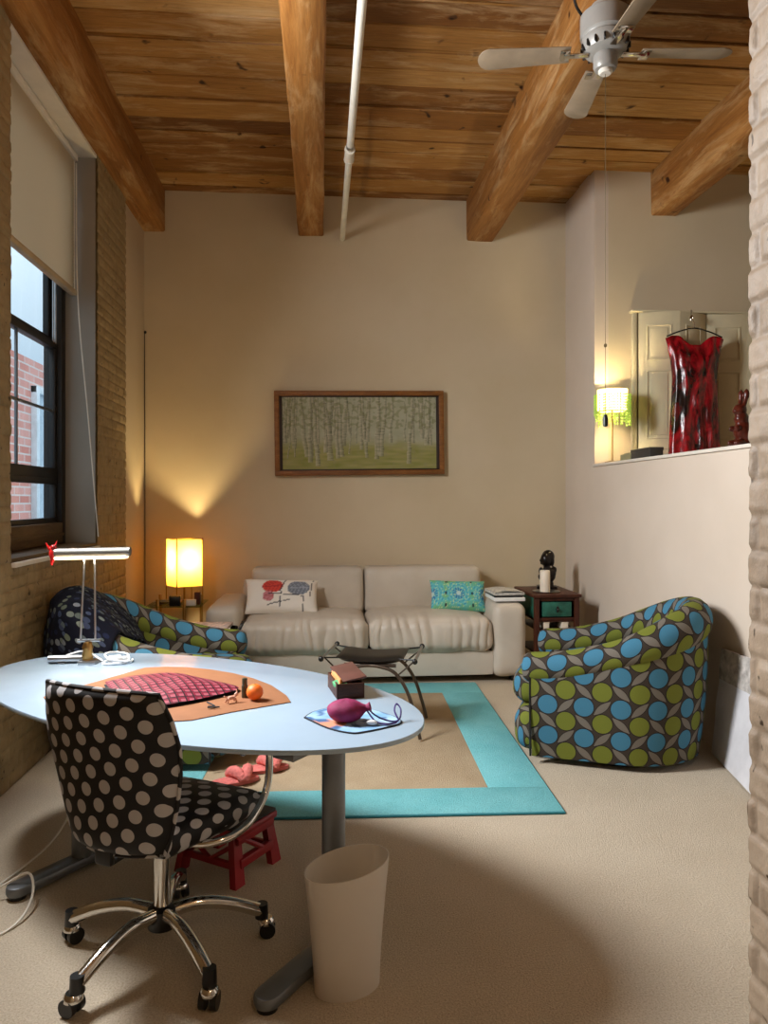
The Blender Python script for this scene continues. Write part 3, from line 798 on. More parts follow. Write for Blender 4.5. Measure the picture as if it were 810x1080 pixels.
# ================================================================== CORNER SIDE TABLE + LAMP (left of sofa)
TX, TY, TZ = -1.225, 6.44, .575
st = thing('glass_side_table', 'glass-topped side table with brass posts in the left corner', 'table', (TX, TY, 0), 0)
q = MB(); q.rbox((-.22, -.20, TZ-.012), (.235, .22, TZ), .003); q.build('glass_top', M['tableglass'], st)
for (x, y_) in ((-.12, -.17), (.10, -.19), (.19, .12), (-.17, .17)):
    q = MB(); q.lathe([(0, 0), (.014, 0), (.014, TZ+.05), (.012, TZ+.056), (0, TZ+.056)], 14, T=Matrix.Translation((x, y_, 0))); q.build('leg', M['brass'], st)
q = MB(); q.rbox((-.19, -.18, .18), (.2, .19, .19), .002); q.build('lower_shelf', M['tableglass'], st)
la = thing('table_lamp', 'square amber shade table lamp glowing on the corner glass table', 'lamp', (-1.165, 6.48, TZ), radians(33))
hw = .115; z0, z1 = .145, .545
q = MB(); 
for k in range(4):
    T = Rz(k*pi/2); q.grid(8, 10, lambda a, b: ((a-.5)*2*hw, -hw, z0+(z1-z0)*b), T=T)
sh = q.build('lamp_shade', M['shade'], la, smooth=False)
q = MB()
for k in range(4):
    T = Rz(k*pi/2); q.rbox((hw-.004, hw-.004, .0), (hw+.004, hw+.004, z1+.012), .001, T=T)
    q.tube([(-hw, -hw, z1), (hw, -hw, z1)], .0035, 6, T=T); q.tube([(-hw, -hw, z0), (hw, -hw, z0)], .0035, 6, T=T)
q.build('wire_frame', M['brass'], la)
q = MB(); q.rbox((-.055, -.055, 0), (.055, .055, .02), .004); q.tube([(0, 0, .02), (0, 0, .22)], .009, 10); q.lathe([(.018, .2), (.018, .26), (.0, .26)], 14); q.build('base', M['brass'], la)
MB().ell((0, 0, .305), (.03, .03, .042)).build('bulb', M['bulb'], la)
q = MB(); q.rbox((-.045, -.03, 0), (.045, .03, .085), .004); q.rbox((-.038, -.033, .008), (.038, -.028, .077), .002); o = q.build('alarm_clock', M['blackplastic']); o.location = (-1.205, 6.272, TZ); o.rotation_euler = (0, 0, .1); tag(o, 'small black square clock under the glowing amber lamp', 'clock')
q = MB(); q.rbox((-.022, -.03, 0), (.022, .03, .105), .003); q.rbox((-.017, -.032, .02), (.017, -.028, .09), .001); o = q.build('small_box', plain('dark_red_card', '#4a1610', .6)); o.location = (-1.035, 6.36, TZ); tag(o, 'small dark red box standing at right under the amber lamp', 'box')
q = MB(); q.rbox((-.04, -.022, 0), (.04, .022, .05), .006); o = q.build('tissue_pack', M['whitematte']); o.location = (-1.075, 6.285, TZ); tag(o, 'small white pack beside the black clock on the glass table', 'packet')
q = MB(); q.lathe([(0, 0), (.05, 0), (.085, .022), (.08, .022), (.045, .005), (0, .005)], 24); o = q.build('small_dish', M['blackplastic']); o.location = (-1.33, 6.42, TZ); tag(o, 'small dark dish at the left edge of the glass side table', 'dish')

# ================================================================== RUG
rg = thing('area_rug', 'beige rug with wide bright teal border in front of the sofa', 'rug', (1.125, 3.335, 0), radians(-2.2))
RW, RL, bw = 2.05, 2.43, .30
q = MB()
for lo, hi in (((-RW, 0, .001), (0, bw, .016)), ((-RW, RL-bw, .001), (0, RL, .016)), ((-bw, bw, .001), (0, RL-bw, .016)), ((-RW, bw, .001), (-RW+bw, RL-bw, .016))): q.rbox(lo, hi, .005)
q.build('border', M['teal'], rg)
q = MB(); q.rbox((-RW+bw, bw, .001), (-bw, RL-bw, .014), .003); q.build('field', M['rugbeige'], rg)
q = MB(); q.tube([(-RW, 0, .007), (0, 0, .007), (0, RL, .007), (-RW, RL, .007)], .006, 6); q.build('binding', plain('dark_teal_binding', '#2c7a86', .9), rg)

# ================================================================== BARREL ARMCHAIRS
def armchair(label, loc, rz):
    t = thing('barrel_armchair', label, 'armchair', loc, rz, 'matching barrel armchairs')
    # U path in plan, chair faces +x
    R = .455; fxn = .42; bx = -.05; P = []
    n1, n2 = 10, 30
    for i in range(n1+1): P.append((fxn+(bx-fxn)*i/n1, -R, -1, 0))
    for i in range(1, n2): a = -pi/2-pi*i/n2; P.append((bx+R*cos(a), R*sin(a), 0, 0))
    for i in range(n1+1): P.append((bx+(fxn-bx)*i/n1, R, 1, 0))
    N = len(P); s_ = [0]
    for i in range(1, N): s_.append(s_[-1]+sqrt((P[i][0]-P[i-1][0])**2+(P[i][1]-P[i-1][1])**2))
    Lt = s_[-1]
    def Hh(i):
        u = abs(s_[i]/Lt-.5)*2            # 0 at back centre, 1 at the fronts
        return .61+.235*(1-smooth(.05, 1.0, u))+.02*(1-u)
    def nrm(i):
        a = P[max(i-1, 0)]; b = P[min(i+1, N-1)]; tx, ty = b[0]-a[0], b[1]-a[1]; l = sqrt(tx*tx+ty*ty); return (-(ty)/l*-1, tx/l*-1)
    def off(i, d):
        nx, ny = nrm(i)
        # outward normal
        cx0 = P[i][0]-(bx if P[i][0] < bx else P[i][0]); 
        if nx*(P[i][0]-min(P[i][0], bx) if False else (P[i][0]-0))+ny*P[i][1] < 0: nx, ny = -nx, -ny
        return P[i][0]+nx*d, P[i][1]+ny*d
    # shell
    q = MB(); vs, uv = [], []; secs = 16
    for i in range(N):
        H = Hh(i)-.09
        sec = []
        for k in range(8): f = k/7; sec.append((-.035*(1-f)**2+.01*f+.008*sin(f*pi), .04+(H-.04)*f))
        for k in range(4): f = k/3; sec.append((-.13-.005*f, H-(H-.25)*f))
        for (d, z) in sec:
            x, y_ = off(i, d); vs.append((x, y_, z)); uv.append((s_[i], z if d > -.1 else -z))
    K = 12; fs = []
    for i in range(N-1):
        for k in range(K-1): fs.append([i*K+k, i*K+k+1, (i+1)*K+k+1, (i+1)*K+k])
    fs.append([k for k in range(K)]); fs.append([(N-1)*K+k for k in range(K)][::-1])
    q.add(vs, fs, uv); q.build('shell', M['circles'], t)
    # padded roll along arms and back
    q = MB(); vs, uv, fs = [], [], []; K = 16; ext = []
    idx = list(range(N)); 
    def ring(i, sc, dx):
        H = Hh(i)
        for k in range(K):
            a = -pi/2+2*pi*k/K; bk = 1-smooth(.25, .7, abs(s_[i]/Lt-.5)*2)
            d = -.058+(.085+.01*bk)*cos(a)*sc; z = H-.085+(.085+.03*bk)*sin(a)*sc
            x, y_ = off(i, d); vs.append((x+dx, y_, z)); uv.append((s_[i]+.05+dx*(1 if i else -1), .09*(2.4-a)))
    for (i, sc, dx) in [(0, .35, .055), (0, .75, .045), (0, .95, .022)]: ring(i, sc, dx)
    for i in range(N): ring(i, 1, 0)
    for (i, sc, dx) in [(N-1, .95, .022), (N-1, .75, .045), (N-1, .35, .055)]: ring(i, sc, dx)
    RN = len(vs)//K
    for i in range(RN-1):
        for k in range(K): fs.append([i*K+k, i*K+(k+1) % K, (i+1)*K+(k+1) % K, (i+1)*K+k])
    fs.append(list(range(K))[::-1]); fs.append([(RN-1)*K+k for k in range(K)])
    q.add(vs, fs, uv); q.build('padded_arm_roll', M['circles'], t)
    q = MB(); softbox(q, (-.27, -.315, .29), (.545, .315, .48), .075, (26, 20, 8), (.01, .0, .03)); q.build('seat_cushion', M['circles'], t)
    q = MB(); softbox(q, (.05, -.40, .045), (.53, .40, .29), .09, (16, 18, 10)); q.build('front_panel', M['circles'], t)
    # piping along the two front edges
    for sg in (-1, 1):
        MB().tube([(.425, sg*.452, .05), (.425, sg*.462, .3), (.425, sg*.465, .52)], .006, 8).build('piping', M['blackplastic'], t)
    q = MB(); q.lathe([(0, 0), (.33, 0), (.33, .045), (0, .045)], 36); q.build('swivel_base', M['blackplastic'], t)
    return t
ch = armchair('circle-print barrel armchair at the right, its side against the knee wall', (1.715, 4.225, 0), radians(157))
ch2 = dup(ch, (-.97, 4.42, .017), radians(-4), 'circle-print barrel armchair at the left under the navy throw')
# throw over the back of the left chair
q = MB()
def thr(a, b):
    # a around the back, b from inside seat over the top to the outside
    ph = radians(118+150*a)+.0; R = .455
    u = abs(a-.5)*2
    top = .93-.20*u**2.2+.02*noise.noise(Vector((a*4, 2, 0)))
    if b < .4:
        f = b/.4; r = R-.46+.29*f; z = .60+(top-.04-.60)*(f**.75)
    elif b < .6:
        f = (b-.4)/.2; r = R-.17+.22*f; z = top-.04+.045*sin(f*pi)
    else:
        f = (b-.6)/.4; r = R+.05+.035*sin(f*pi)-.0*f; z = top-.04-(top-.42-.10*noise.noise(Vector((a*5, 1, 0))))*f
    w_ = noise.noise(Vector((a*7, b*5, 4)))*.02+noise.noise(Vector((a*16, b*9, 8)))*.008
    r += w_ if b > .5 else w_*.4
    x, y_ = -.05+r*cos(ph), r*sin(ph)
    x = max(x, -.56)
    return (x, y_, z+w_*.5)
q.grid(64, 48, thr, lambda a, b: (a*1.4, b*1.1))
o = q.build('throw_blanket', M['throw'], angle=80); o.location = (-.97, 4.42, .017); o.rotation_euler = (0, 0, radians(-4))
sm = o.modifiers.new('t', 'SOLIDIFY'); sm.thickness = .018; sm.offset = 1
tag(o, 'dark navy leaf-patterned throw draped over the left armchair back', 'blanket')

# ================================================================== MAGAZINE BASKET beside the sofa
bk = thing('magazine_basket', 'dark woven basket standing between left armchair and sofa', 'basket', (-.80, 5.42, .017), 0)
def bsk(a, b):
    th = 2*pi*a; r = .9+.1*b+.012*sin(th*30)*cos(b*40); c_, s__ = cos(th), sin(th)
    ex = lambda v_: math.copysign(abs(v_)**.5, v_)
    return (.20*r*ex(c_), .15*r*ex(s__), .51*b)
q = MB(); q.grid(120, 30, bsk); q.grid(120, 30, lambda a, b: tuple(k*(.93 if i < 2 else 1) for i, k in enumerate(bsk(a, max(.03, b)))), flip=True); q.rbox((-.17, -.12, .0), (.17, .12, .02), .01)
q.build('body', plain('dark_weave', '#1b1512', .8, 0, .2), bk)
for sx in (-1, 1): MB().tube(spline([(sx*.2, -.06, .47), (sx*.235, -.05, .54), (sx*.24, 0, .555), (sx*.235, .05, .54), (sx*.2, .06, .47)], 5), .010, 8).build('handle', M['black'], bk)
for i, (dz, rz_, lb, mt) in enumerate(((.529, .05, 'pale magazine lower in the basket beside the sofa', 'whitematte'), (.544, -.08, 'pink-covered magazine on top in the basket beside the sofa', 'paperpink'))):
    slab('magazine', lb, 'magazine', .31, .22, .014, (-.80, 5.42, dz), rz_, M[mt])

# ================================================================== BLACK SLING STOOL
sl = thing('sling_stool', 'black leather sling stool on curved metal legs in front of the sofa', 'stool', (.335, 4.66, .017), radians(-13))
q = MB()
def slg(a, b):
    x = (a-.5)*.42; y_ = (b-.5)*.34; return (x, y_, .452+.022*(abs(2*a-1)**2))
q.grid(24, 14, lambda a, b: (slg(a, b)[0], slg(a, b)[1], slg(a, b)[2]+.022*(1-(2*b-1)**6)*(1-(2*a-1)**10)))
q.grid(24, 14, lambda a, b: (slg(a, b)[0], slg(a, b)[1], slg(a, b)[2]-.030*(1-(2*b-1)**6)*(1-(2*a-1)**8)), flip=True)
q.build('seat', M['blackleather'], sl)
for sx in (-1, 1):
    q = MB(); q.tube([(sx*.285, -.235, .475), (sx*.285, .235, .475)], .009, 10); b_ = q.build('end_bar', M['steel'], sl)
    for sy in (-1, 1): MB().ell((sx*.285, sy*.24, .475), (.017, .014, .017)).build('bar_knob', M['blackplastic'], b_)
    for sy in (-.20, .20): MB().tube([(sx*.285, sy, .475), (sx*.18, sy*.78, .47)], .005, 8).build('tie_rod', M['blackplastic'], sl)
bz = plain('dark_bronze_tube', '#5c5046', .3, .8)
for sx in (-1, 1):
    for sy in (-1, 1):
        q = MB(); q.tube(spline([(-sx*.16, sy*.14, .425), (-sx*.06, sy*.145, .425), (sx*.06, sy*.155, .42), (sx*.16, sy*.17, .385), (sx*.235, sy*.19, .28), (sx*.285, sy*.21, .13), (sx*.315, sy*.22, .009)], 6), .011, 10)
        q.tube([(sx*.285, sy*.16, .47), (sx*.175, sy*.172, .375)], .005, 8); q.build('leg', bz, sl)

# ================================================================== DESK
C0 = Vector((-.519, 2.870)); ax = Vector((cos(radians(-36.5)), sin(radians(-36.5)))); ay = Vector((-ax.y, ax.x))
dk = thing('oval_desk', 'long oval white glass desk on grey metal T-legs', 'desk', (C0.x, C0.y, 0), radians(-36.5))
out = [(1.003*cos(2*pi*i/96), .512*sin(2*pi*i/96)) for i in range(96)]
MB().poly(out, Z0-.016, Z0, .003).build('tabletop', M['topglass'], dk)
for (x, y0) in ((.735, -.05), (-.43, -.13)):
    q = MB(); q.lathe([(.0, .03), (.038, .03), (.038, Z0-.05), (0, Z0-.05)], 24, T=Matrix.Translation((x, y0, 0)), sy=1.0); q.build('leg_column', M['greymetal'], dk)
    q = MB(); sec = []
    n = 14; ln0, ln1 = -.40, .22
    o_ = []
    for i in range(9): a = pi+pi*i/8; o_.append((.04*cos(a), ln0+.04+.04*sin(a)))
    for i in range(9): a = pi*i/8; o_.append((.04*cos(a), ln1-.04+.04*sin(a)))
    q.poly([(x+u_, y0*.3+v_) for u_, v_ in o_], .012, .05, .012); ft = q.build('foot', M['greymetal'], dk)
    for yy in (ln0+.04, ln1-.04): MB().lathe([(0, 0), (.03, 0), (.03, .014), (0, .014)], 16, T=Matrix.Translation((x, y0*.3+yy, 0))).build('glide', M['blackplastic'], ft)
q = MB(); q.rbox((-.5, -.13, Z0-.06), (.8, -.06, Z0-.018), .004); q.rbox((-.47, -.36, Z0-.045), (-.39, .36, Z0-.017), .004); q.rbox((.69, -.3, Z0-.045), (.77, .3, Z0-.017), .004); q.build('under_frame', M['greymetal'], dk)

# pixel-free coordinates on the desk top (metres, room axes)
def on(x, y, z=0): return (x, y, Z0+z)
mat_pts = [(-.752, 3.250), (-.66, 3.262), (-.56, 3.240), (-.46, 3.19), (-.36, 3.115), (-.27, 3.02), (-.19, 2.90), (-.125, 2.745), (-.105, 2.655), (-.30, 2.545), (-.42, 2.462), (-.66, 2.43), (-.90, 2.60), (-1.01, 2.80)]
ctr = (-.5, 2.85)
q = MB(); q.poly([(x-ctr[0], y_-ctr[1]) for x, y_ in mat_pts], 0, .003, .001); o = q.build('desk_mat', M['cardboard']); o.location = on(*ctr, .0005); tag(o, 'tan fan-shaped desk mat lying on the white oval desk', 'mat')

MATZ = .004
def cloth(a, b):
    # soft flattened pouch
    x, y_ = (a-.5)*2, (b-.5)*2
    return x, y_
po = [(-.84, 2.96), (-.74, 3.06), (-.60, 3.09), (-.48, 3.00), (-.33, 2.865), (-.305, 2.80), (-.37, 2.72), (-.47, 2.64), (-.56, 2.60), (-.66, 2.66), (-.76, 2.78)]
pc = Vector((sum(p[0] for p in po)/len(po), sum(p[1] for p in po)/len(po), 0))
ring_ = [Vector((p[0], p[1], 0))-pc for p in spline([(x, y_, 0) for x, y_ in po+[po[0]]], 6)[:-1] for p in [p]]
pw_ = thing('folded_cloth_pouch', 'red scallop-patterned cloth pouch with navy underside on tan mat', 'pouch', on(pc.x, pc.y, MATZ))
def pouchpart(z0, z1, zf, mat, nm, sc):
    q = MB(); n = len(ring_); vs, fs = [], []
    for j in range(9):
        f = j/8; rr = sc*cos(f*pi/2*.0+0)*(1-f**1.0)
        for p in ring_:
            h = z0+(z1-z0)*(1-(1-f)**2.4)+.010*noise.noise(Vector((p.x*rr*9, p.y*rr*9, 3)))*min(1, f*3)
            vs.append((p.x*rr, p.y*rr, h))
    for j in range(8):
        for k in range(n): fs.append([j*n+k, j*n+(k+1) % n, (j+1)*n+(k+1) % n, (j+1)*n+k])
    fs.append(list(range(n))[::-1]); q.add(vs, fs); return q.build(nm, mat, pw_, angle=80)
pouchpart(0, .016, 0, M['navy'], 'underside', 1.0); 
pouchpart(.012, .040, 0, M['scallop'], 'top_cover', .985)
q = MB(); q.tube(spline([(.16, -.20, .010), (.19, -.235, .006), (.17, -.25, .006), (.21, -.25, .006)], 5), .003, 6); q.build('tassel', M['navy'], pw_)

q = MB(); q.lathe([(0, 0), (.0105, 0), (.011, .002), (.011, .045), (.0095, .046), (.0095, .068), (.008, .07), (0, .07)], 18); o = q.build('lip_balm_tube', plain('dark_olive_tube', '#3b3a2a', .35)); o.location = on(-.275, 2.725, MATZ); tag(o, 'small dark upright tube beside the orange on the mat', 'tube')
q = MB(); q.ell((0, 0, .029), (.030, .030, .029), 24, 16); o = q.build('tangerine', M['orange']); o.location = on(-.235, 2.685, MATZ); tag(o, 'small bright orange tangerine on the tan mat', 'fruit')
MB().ell((0, 0, .0575), (.004, .004, .002), 8, 6).build('stem_scar', plain('stem', '#5a5a20', .7), o)
q = MB(); q.ell((0, 0, .018), (.018, .007, .007)); q.ell((.02, 0, .027), (.008, .006, .007))
for (x, y_) in ((-.013, .005), (-.013, -.005), (.013, .005), (.013, -.005)): q.tube([(x, y_, .018), (x*1.35, y_*1.8, .002)], [.004, .003], 8)
q.tube([(.024, 0, .03), (.022, .004, .044)], .003, 6); q.tube([(-.016, 0, .02), (-.028, 0, .028)], .003, 6)
o = fuse('toy_animal', q, plain('pale_pink_toy', '#d8a48e', .5), voxel=.002, smooth=2); o.location = on(-.315, 2.655, MATZ); o.rotation_euler = (0, 0, .6); tag(o, 'tiny pale pink toy animal in front of the dark tube', 'toy')

# printed mouse pad, plum pouch
mp = [(-.055, 2.46), (-.02, 2.53), (.06, 2.575), (.16, 2.545), (.235, 2.46), (.265, 2.39), (.235, 2.345), (.13, 2.285), (.085, 2.285), (.02, 2.34)]
mcx, mcy = .11, 2.42
def padcol(a, b):
    n1 = noise.noise(Vector((a*4, b*4, 1))); c = lerp((.16, .34, .56), (.40, .55, .70), .5+n1)
    if (a-.22)**2+(b-.35)**2 < .03+.02*n1: c = (.62, .26, .16)
    if noise.noise(Vector((a*9, b*7, 8))) > .28: c = (.05, .12, .26)
    return c+(1,)
mpd = thing('mouse_pad', 'blue picture-printed mouse pad with dark rim at the right desk end', 'mouse pad', on(mcx, mcy, .0005))
rim = [Vector(p) for p in spline([(x-mcx, y_-mcy, 0) for x, y_ in mp+[mp[0]]], 6)[:-1]]
MB().poly([(p.x, p.y) for p in rim], 0, .0035, .001).build('rubber_base', M['navy'], mpd)
q = MB(); vs, fs, cc = [], [], []; n = len(rim); J = 12
for j in range(J+1):
    f = 1-.97*j/J
    for p in rim: vs.append((p.x*.965*f, p.y*.965*f, .0042)); cc.append(padcol(.5+p.x*f*3, .5+p.y*f*3.4))
for j in range(J):
    for k in range(n): fs.append([j*n+k, j*n+(k+1) % n, (j+1)*n+(k+1) % n, (j+1)*n+k])
fs.append([J*n+k for k in range(n)]); q.add(vs, fs, None, cc); q.build('printed_top', M['padprint'], mpd, smooth=False)
bt = thing('drawstring_pouch', 'round plum pouch with purple drawstrings on the blue mouse pad', 'pouch', on(.082, 2.395, .005), radians(-10))
q = MB()
def ptc(a, b):
    th = 2*pi*a; ph = -pi/2+pi*b; r = 1+.05*noise.noise(Vector((cos(th)*2, sin(th)*2, b*4)))
    x = .062*cos(ph)*cos(th)*r; y_ = .05*cos(ph)*sin(th)*r; z = .036+.037*sin(ph)*r
    return (x, y_, max(z, .001))
q.grid(32, 18, ptc); q.build('bag', M['plum'], bt)
q = MB(); q.lathe([(.022, 0), (.013, .014), (.010, .02), (.014, .03), (.016, .033), (.009, .030), (0, .028)], 18, T=TR(.048, -.004, .043, 0, 0, radians(75))); q.build('gathered_neck', M['plum'], bt)
q = MB(); q.tube(spline([(.07, 0, .045), (.10, -.005, .022), (.14, .0, .006), (.17, .02, .004), (.175, .045, .03), (.16, .06, .045), (.155, .035, .03), (.17, .015, .006)], 6), .0028, 6)
q.tube(spline([(.07, -.01, .04), (.10, -.03, .012), (.135, -.03, .004), (.165, -.01, .004)], 6), .0028, 6); q.build('drawstring', M['purplecord'], bt)
q = MB(); q.ell((.088, -.035, .010), (.018, .008, .008)); q.build('cord_stopper', M['white'], bt)

# wooden box with lid stack
wbx = thing('wooden_box', 'narrow dark wooden box with papers near the right end of the desk', 'box', on(.094, 2.785), radians(9))
q = MB(); w_, d_, h_ = .102, .20, .055
q.rbox((-w_/2, -d_/2, 0), (w_/2, d_/2, .006), .001)
for lo, hi in (((-w_/2, -d_/2, 0), (w_/2, -d_/2+.007, h_)), ((-w_/2, d_/2-.007, 0), (w_/2, d_/2, h_)), ((-w_/2, -d_/2, 0), (-w_/2+.007, d_/2, h_)), ((w_/2-.007, -d_/2, 0), (w_/2, d_/2, h_))): q.rbox(lo, hi, .0015)
q.build('body', M['boxwood'], wbx)
q = MB(); q.rbox((-.042, -.095, 0), (.050, .10, .008), .003); lid = q.build('loose_lid', plain('worn_brown_lid', '#5a3a32', .35, 0, .1), wbx); lid.location = (.008, .01, h_+.012); lid.rotation_euler = (radians(4), radians(-9), radians(4))
q = MB(); q.rbox((-.005, -.085, 0), (.0, .088, .058), .001); q.rbox((.003, -.08, 0), (.006, .08, .052), .001); c2 = q.build('notepad', plain('orange_card', '#d08a52', .7), wbx); c2.location = (-.038, 0, .012); c2.rotation_euler = (0, radians(6), 0)
q = MB(); q.rbox((-.02, -.03, 0), (.02, .03, .02), .005); c3 = q.build('eraser', plain('green_eraser', '#4a9660', .6), wbx); c3.location = (-.03, -.065, .036); c3.rotation_euler = (.2, -.3, .2)

# desk lamp
DL = (-1.03, 3.385)
dl = thing('desk_lamp', 'silver bar desk lamp on twin thin rods at the far desk edge', 'lamp', on(*DL), radians(4.9*-1))
q = MB(); q.tube([(-.165, -.02, .020), (-.02, 0, .020)], .017, 16); q.rbox((-.03, -.045, 0), (.05, .04, .014), .004); q.rbox((-.12, -.03, 0), (-.09, .01, .006), .002); q.build('base', M['steel'], dl)
q = MB(); q.lathe([(.0, .012), (.022, .012), (.026, .03), (.02, .055), (.024, .07), (.016, .09), (0, .095)], 18); q.build('pivot', M['brass'], dl)
q = MB(); q.tube([(-.045, 0, .098), (.055, 0, .100)], .007, 8); q.build('crossbar', M['steel'], dl)
for (x0, x1, y1, z1_) in ((-.032, -.005, 0, .485), (.034, .038, 0, .485)):
    MB().tube([(x0, 0, .10), (x1, -.02, z1_)], .0045, 8).build('rod', M['steel'], dl)
hd = MB(); hd.tube([(-.13, -.03, .49), (.20, -.03, .497)], .019, 18); hd.rbox((-.02, -.04, .475), (.05, -.01, .495), .004); head = hd.build('lamp_head', plain('satin_grey_metal', '#77756f', .5, .7), dl)
q = MB(); q.rbox((-.12, -.052, .462), (.195, -.008, .476), .005, T=TR(0, 0, 0, 0, 0, radians(-1.1))); q.build('diffuser', M['tubeglow'], head)
# red bird clip on the lamp head
q = MB(); q.ell((0, 0, 0), (.016, .014, .026)); q.ell((.004, -.004, .03), (.011, .011, .012)); q.tube([(.01, -.006, .03), (.024, -.012, .028)], [.005, .001], 8); q.tube([(0, 0, -.02), (-.006, 0, -.05)], [.010, .004], 8); q.tube([(-.012, 0, .02), (-.03, .0, .05)], [.008, .003], 8); q.tube([(.006, .008, .03), (.016, .01, .058)], [.007, .002], 8)
o = fuse('toy_bird', q, M['redglaze'], voxel=.0025, smooth=2); o.location = (-1.175, 3.37, Z0+.485); tag(o, 'small red toy bird perched on the left end of the desk lamp', 'toy')
MB().ell((.012, -.012, .033), (.004, .004, .004), 8, 6).build('eye', M['black'], o)
# charger and cable
ad = thing('phone_charger', 'white charger with coiled cable lying beside the desk lamp base', 'charger', on(-.91, 3.375), .3)
q = MB(); q.rbox((-.03, -.025, 0), (.03, .025, .03), .008); q.rbox((.03, -.012, .006), (.055, .012, .026), .004); q.build('plug', M['white'], ad)
q = MB(); q.tube(spline([(-.03, 0, .015), (-.05, -.03, .005), (0, -.055, .008), (.05, -.03, .006), (.055, .02, .03), (.0, .04, .04), (-.04, .01, .04), (-.02, -.045, .025), (.06, -.04, .01), (.075, .01, .008)], 6), .004, 8); q.build('cable', M['white'], ad)
q = MB(); q.tube(spline([(-.05, .0, .012), (-.12, .05, .05), (-.19, .08, .035), (-.26, .10, .005)], 6), .004, 8); q.build('lead', M['white'], ad)

# ================================================================== OFFICE CHAIR
CX, CY, FA = -.505, 2.42, radians(62.4)
oc = thing('office_chair', 'black and grey polka-dot office chair on chrome castors at the desk', 'chair', (CX, CY, 0), FA)
q = MB(); q.lathe([(0, .09), (.045, .09), (.05, .11), (.045, .15), (.03, .16), (0, .16)], 24); q.build('hub', M['blackplastic'], oc)
MB().lathe([(0, .14), (.027, .14), (.027, .40), (0, .40)], 24).build('gas_column', M['chrome'], oc)
for k, a in enumerate((165, 235.5, 306, 13, 90)):
    ang = radians(a)-FA
    def f(r, z): return (r*cos(ang), r*sin(ang), z)
    q = MB(); q.tube(spline([f(.03, .135), f(.12, .145), f(.22, .125), f(.315, .085)], 6), [.022]*3+[.021]*16, 12)
    arm_ = q.build('base_arm', M['chrome'], oc)
    q = MB(); q.tube([f(.318, .108), f(.318, .062)], [.020, .022], 14); q.build('castor_stem', M['blackplastic'], arm_)
    ca = ang+radians(60+k*37); T = Matrix.Translation(f(.325, 0)) @ Rz(ca)
    q = MB()
    for sy in (-1, 1):
        q.tube([(-.012, sy*.008, .026), (-.012, sy*.026, .026)], .026, 20, T=T)
    q.build('castor_wheel', M['blackplastic'], arm_)
    q = MB(); q.lathe([(.0, .0), (.020, .0), (.027, -.008), (.028, -.02)], 16, T=T @ TR(-.008, 0, .062)); q.build('castor_cap', M['chrome'], arm_)
q = MB(); q.rbox((-.10, -.055, .39), (.14, .055, .41), .008); q.rbox((-.25, -.025, .395), (.0, .025, .412), .006); q.build('mechanism', M['blackplastic'], oc)
q = MB(); softbox(q, (-.22, -.235, .405), (.235, .235, .485), .038, (22, 22, 6), (.0, .0, .022), lambda p, n, c: -.012*smooth(.3, 1, c.x)*(1 if n.z > .5 else 0))
for p in q.v: p.y *= .74+.26*smooth(-.22, .12, p.x); p.x += .02
q.build('seat', M['dots'], oc)
# backrest shell: wide rounded top tapering to the seat
def bw_(f):     # half width by height fraction
    pts_ = [(0, .165), (.12, .19), (.3, .215), (.5, .235), (.65, .243), (.8, .232), (.93, .215), (1, .205)]
    for i in range(len(pts_)-1):
        if f <= pts_[i+1][0]:
            a, b = pts_[i], pts_[i+1]; t_ = (f-a[0])/(b[0]-a[0]); return a[1]+(b[1]-a[1])*t_
    return pts_[-1][1]
def bsurf(a, f, side):
    y_ = (a*2-1); w_ = bw_(f)
    z = .43+(.925-.43)*f - .012*(y_*y_)*smooth(.8, 1, f) + .012*(y_**2)*0
    x = -.245-.075*f+.02*sin(f*pi)+.055*y_*y_
    th = .030*((1-abs(y_)**6)**.5)*min(1, (max(0, 1-(2*f-1)**10))**.5)
    return (x+side*th, y_*w_, z)
q = MB(); rc = lambda a, b: (a*.46, b*.49)
q.grid(30, 34, lambda a, b: bsurf(a, b, -1), lambda a, b: (1.1*(a-.5)*2*bw_(b), b*.49))
q.grid(30, 34, lambda a, b: bsurf(a, b, 1), lambda a, b: (1.1*(a-.5)*2*bw_(b)+.02, b*.49+.03), flip=True)
bo = q.build('backrest', M['dots'], oc, angle=70)
q = MB(); e = []
for i in range(31): e.append(bsurf(0, i/30, 0))
for i in range(1, 31): e.append(bsurf(i/30, 1, 0))
for i in range(29, -1, -1): e.append(bsurf(1, i/30, 0))
for i in range(29, 0, -1): e.append(bsurf(i/30, 0, 0))
q.tube(e, .0065, 8, closed=True); q.build('edge_piping', M['dots'], bo)
q = MB(); q.rbox((-.262, -.03, .398), (-.238, .03, .49), .008); q.build('back_bracket', M['blackplastic'], oc)
for sy in (-1, 1):
    q = MB(); q.tube(spline([(-.06, sy*.12, .40), (-.02, sy*.22, .405), (.06, sy*.275, .43), (.16, sy*.285, .50), (.185, sy*.285, .60), (.17, sy*.285, .655), (.13, sy*.285, .672), (.09, sy*.283, .674), (.03, sy*.283, .672)], 6), .0125, 12); am = q.build('armrest', M['chrome'], oc)
    q = MB(); q.rbox((.0, sy*.283-.022, .672), (.15, sy*.283+.022, .692), .009); q.build('arm_pad', M['blackplastic'], am)

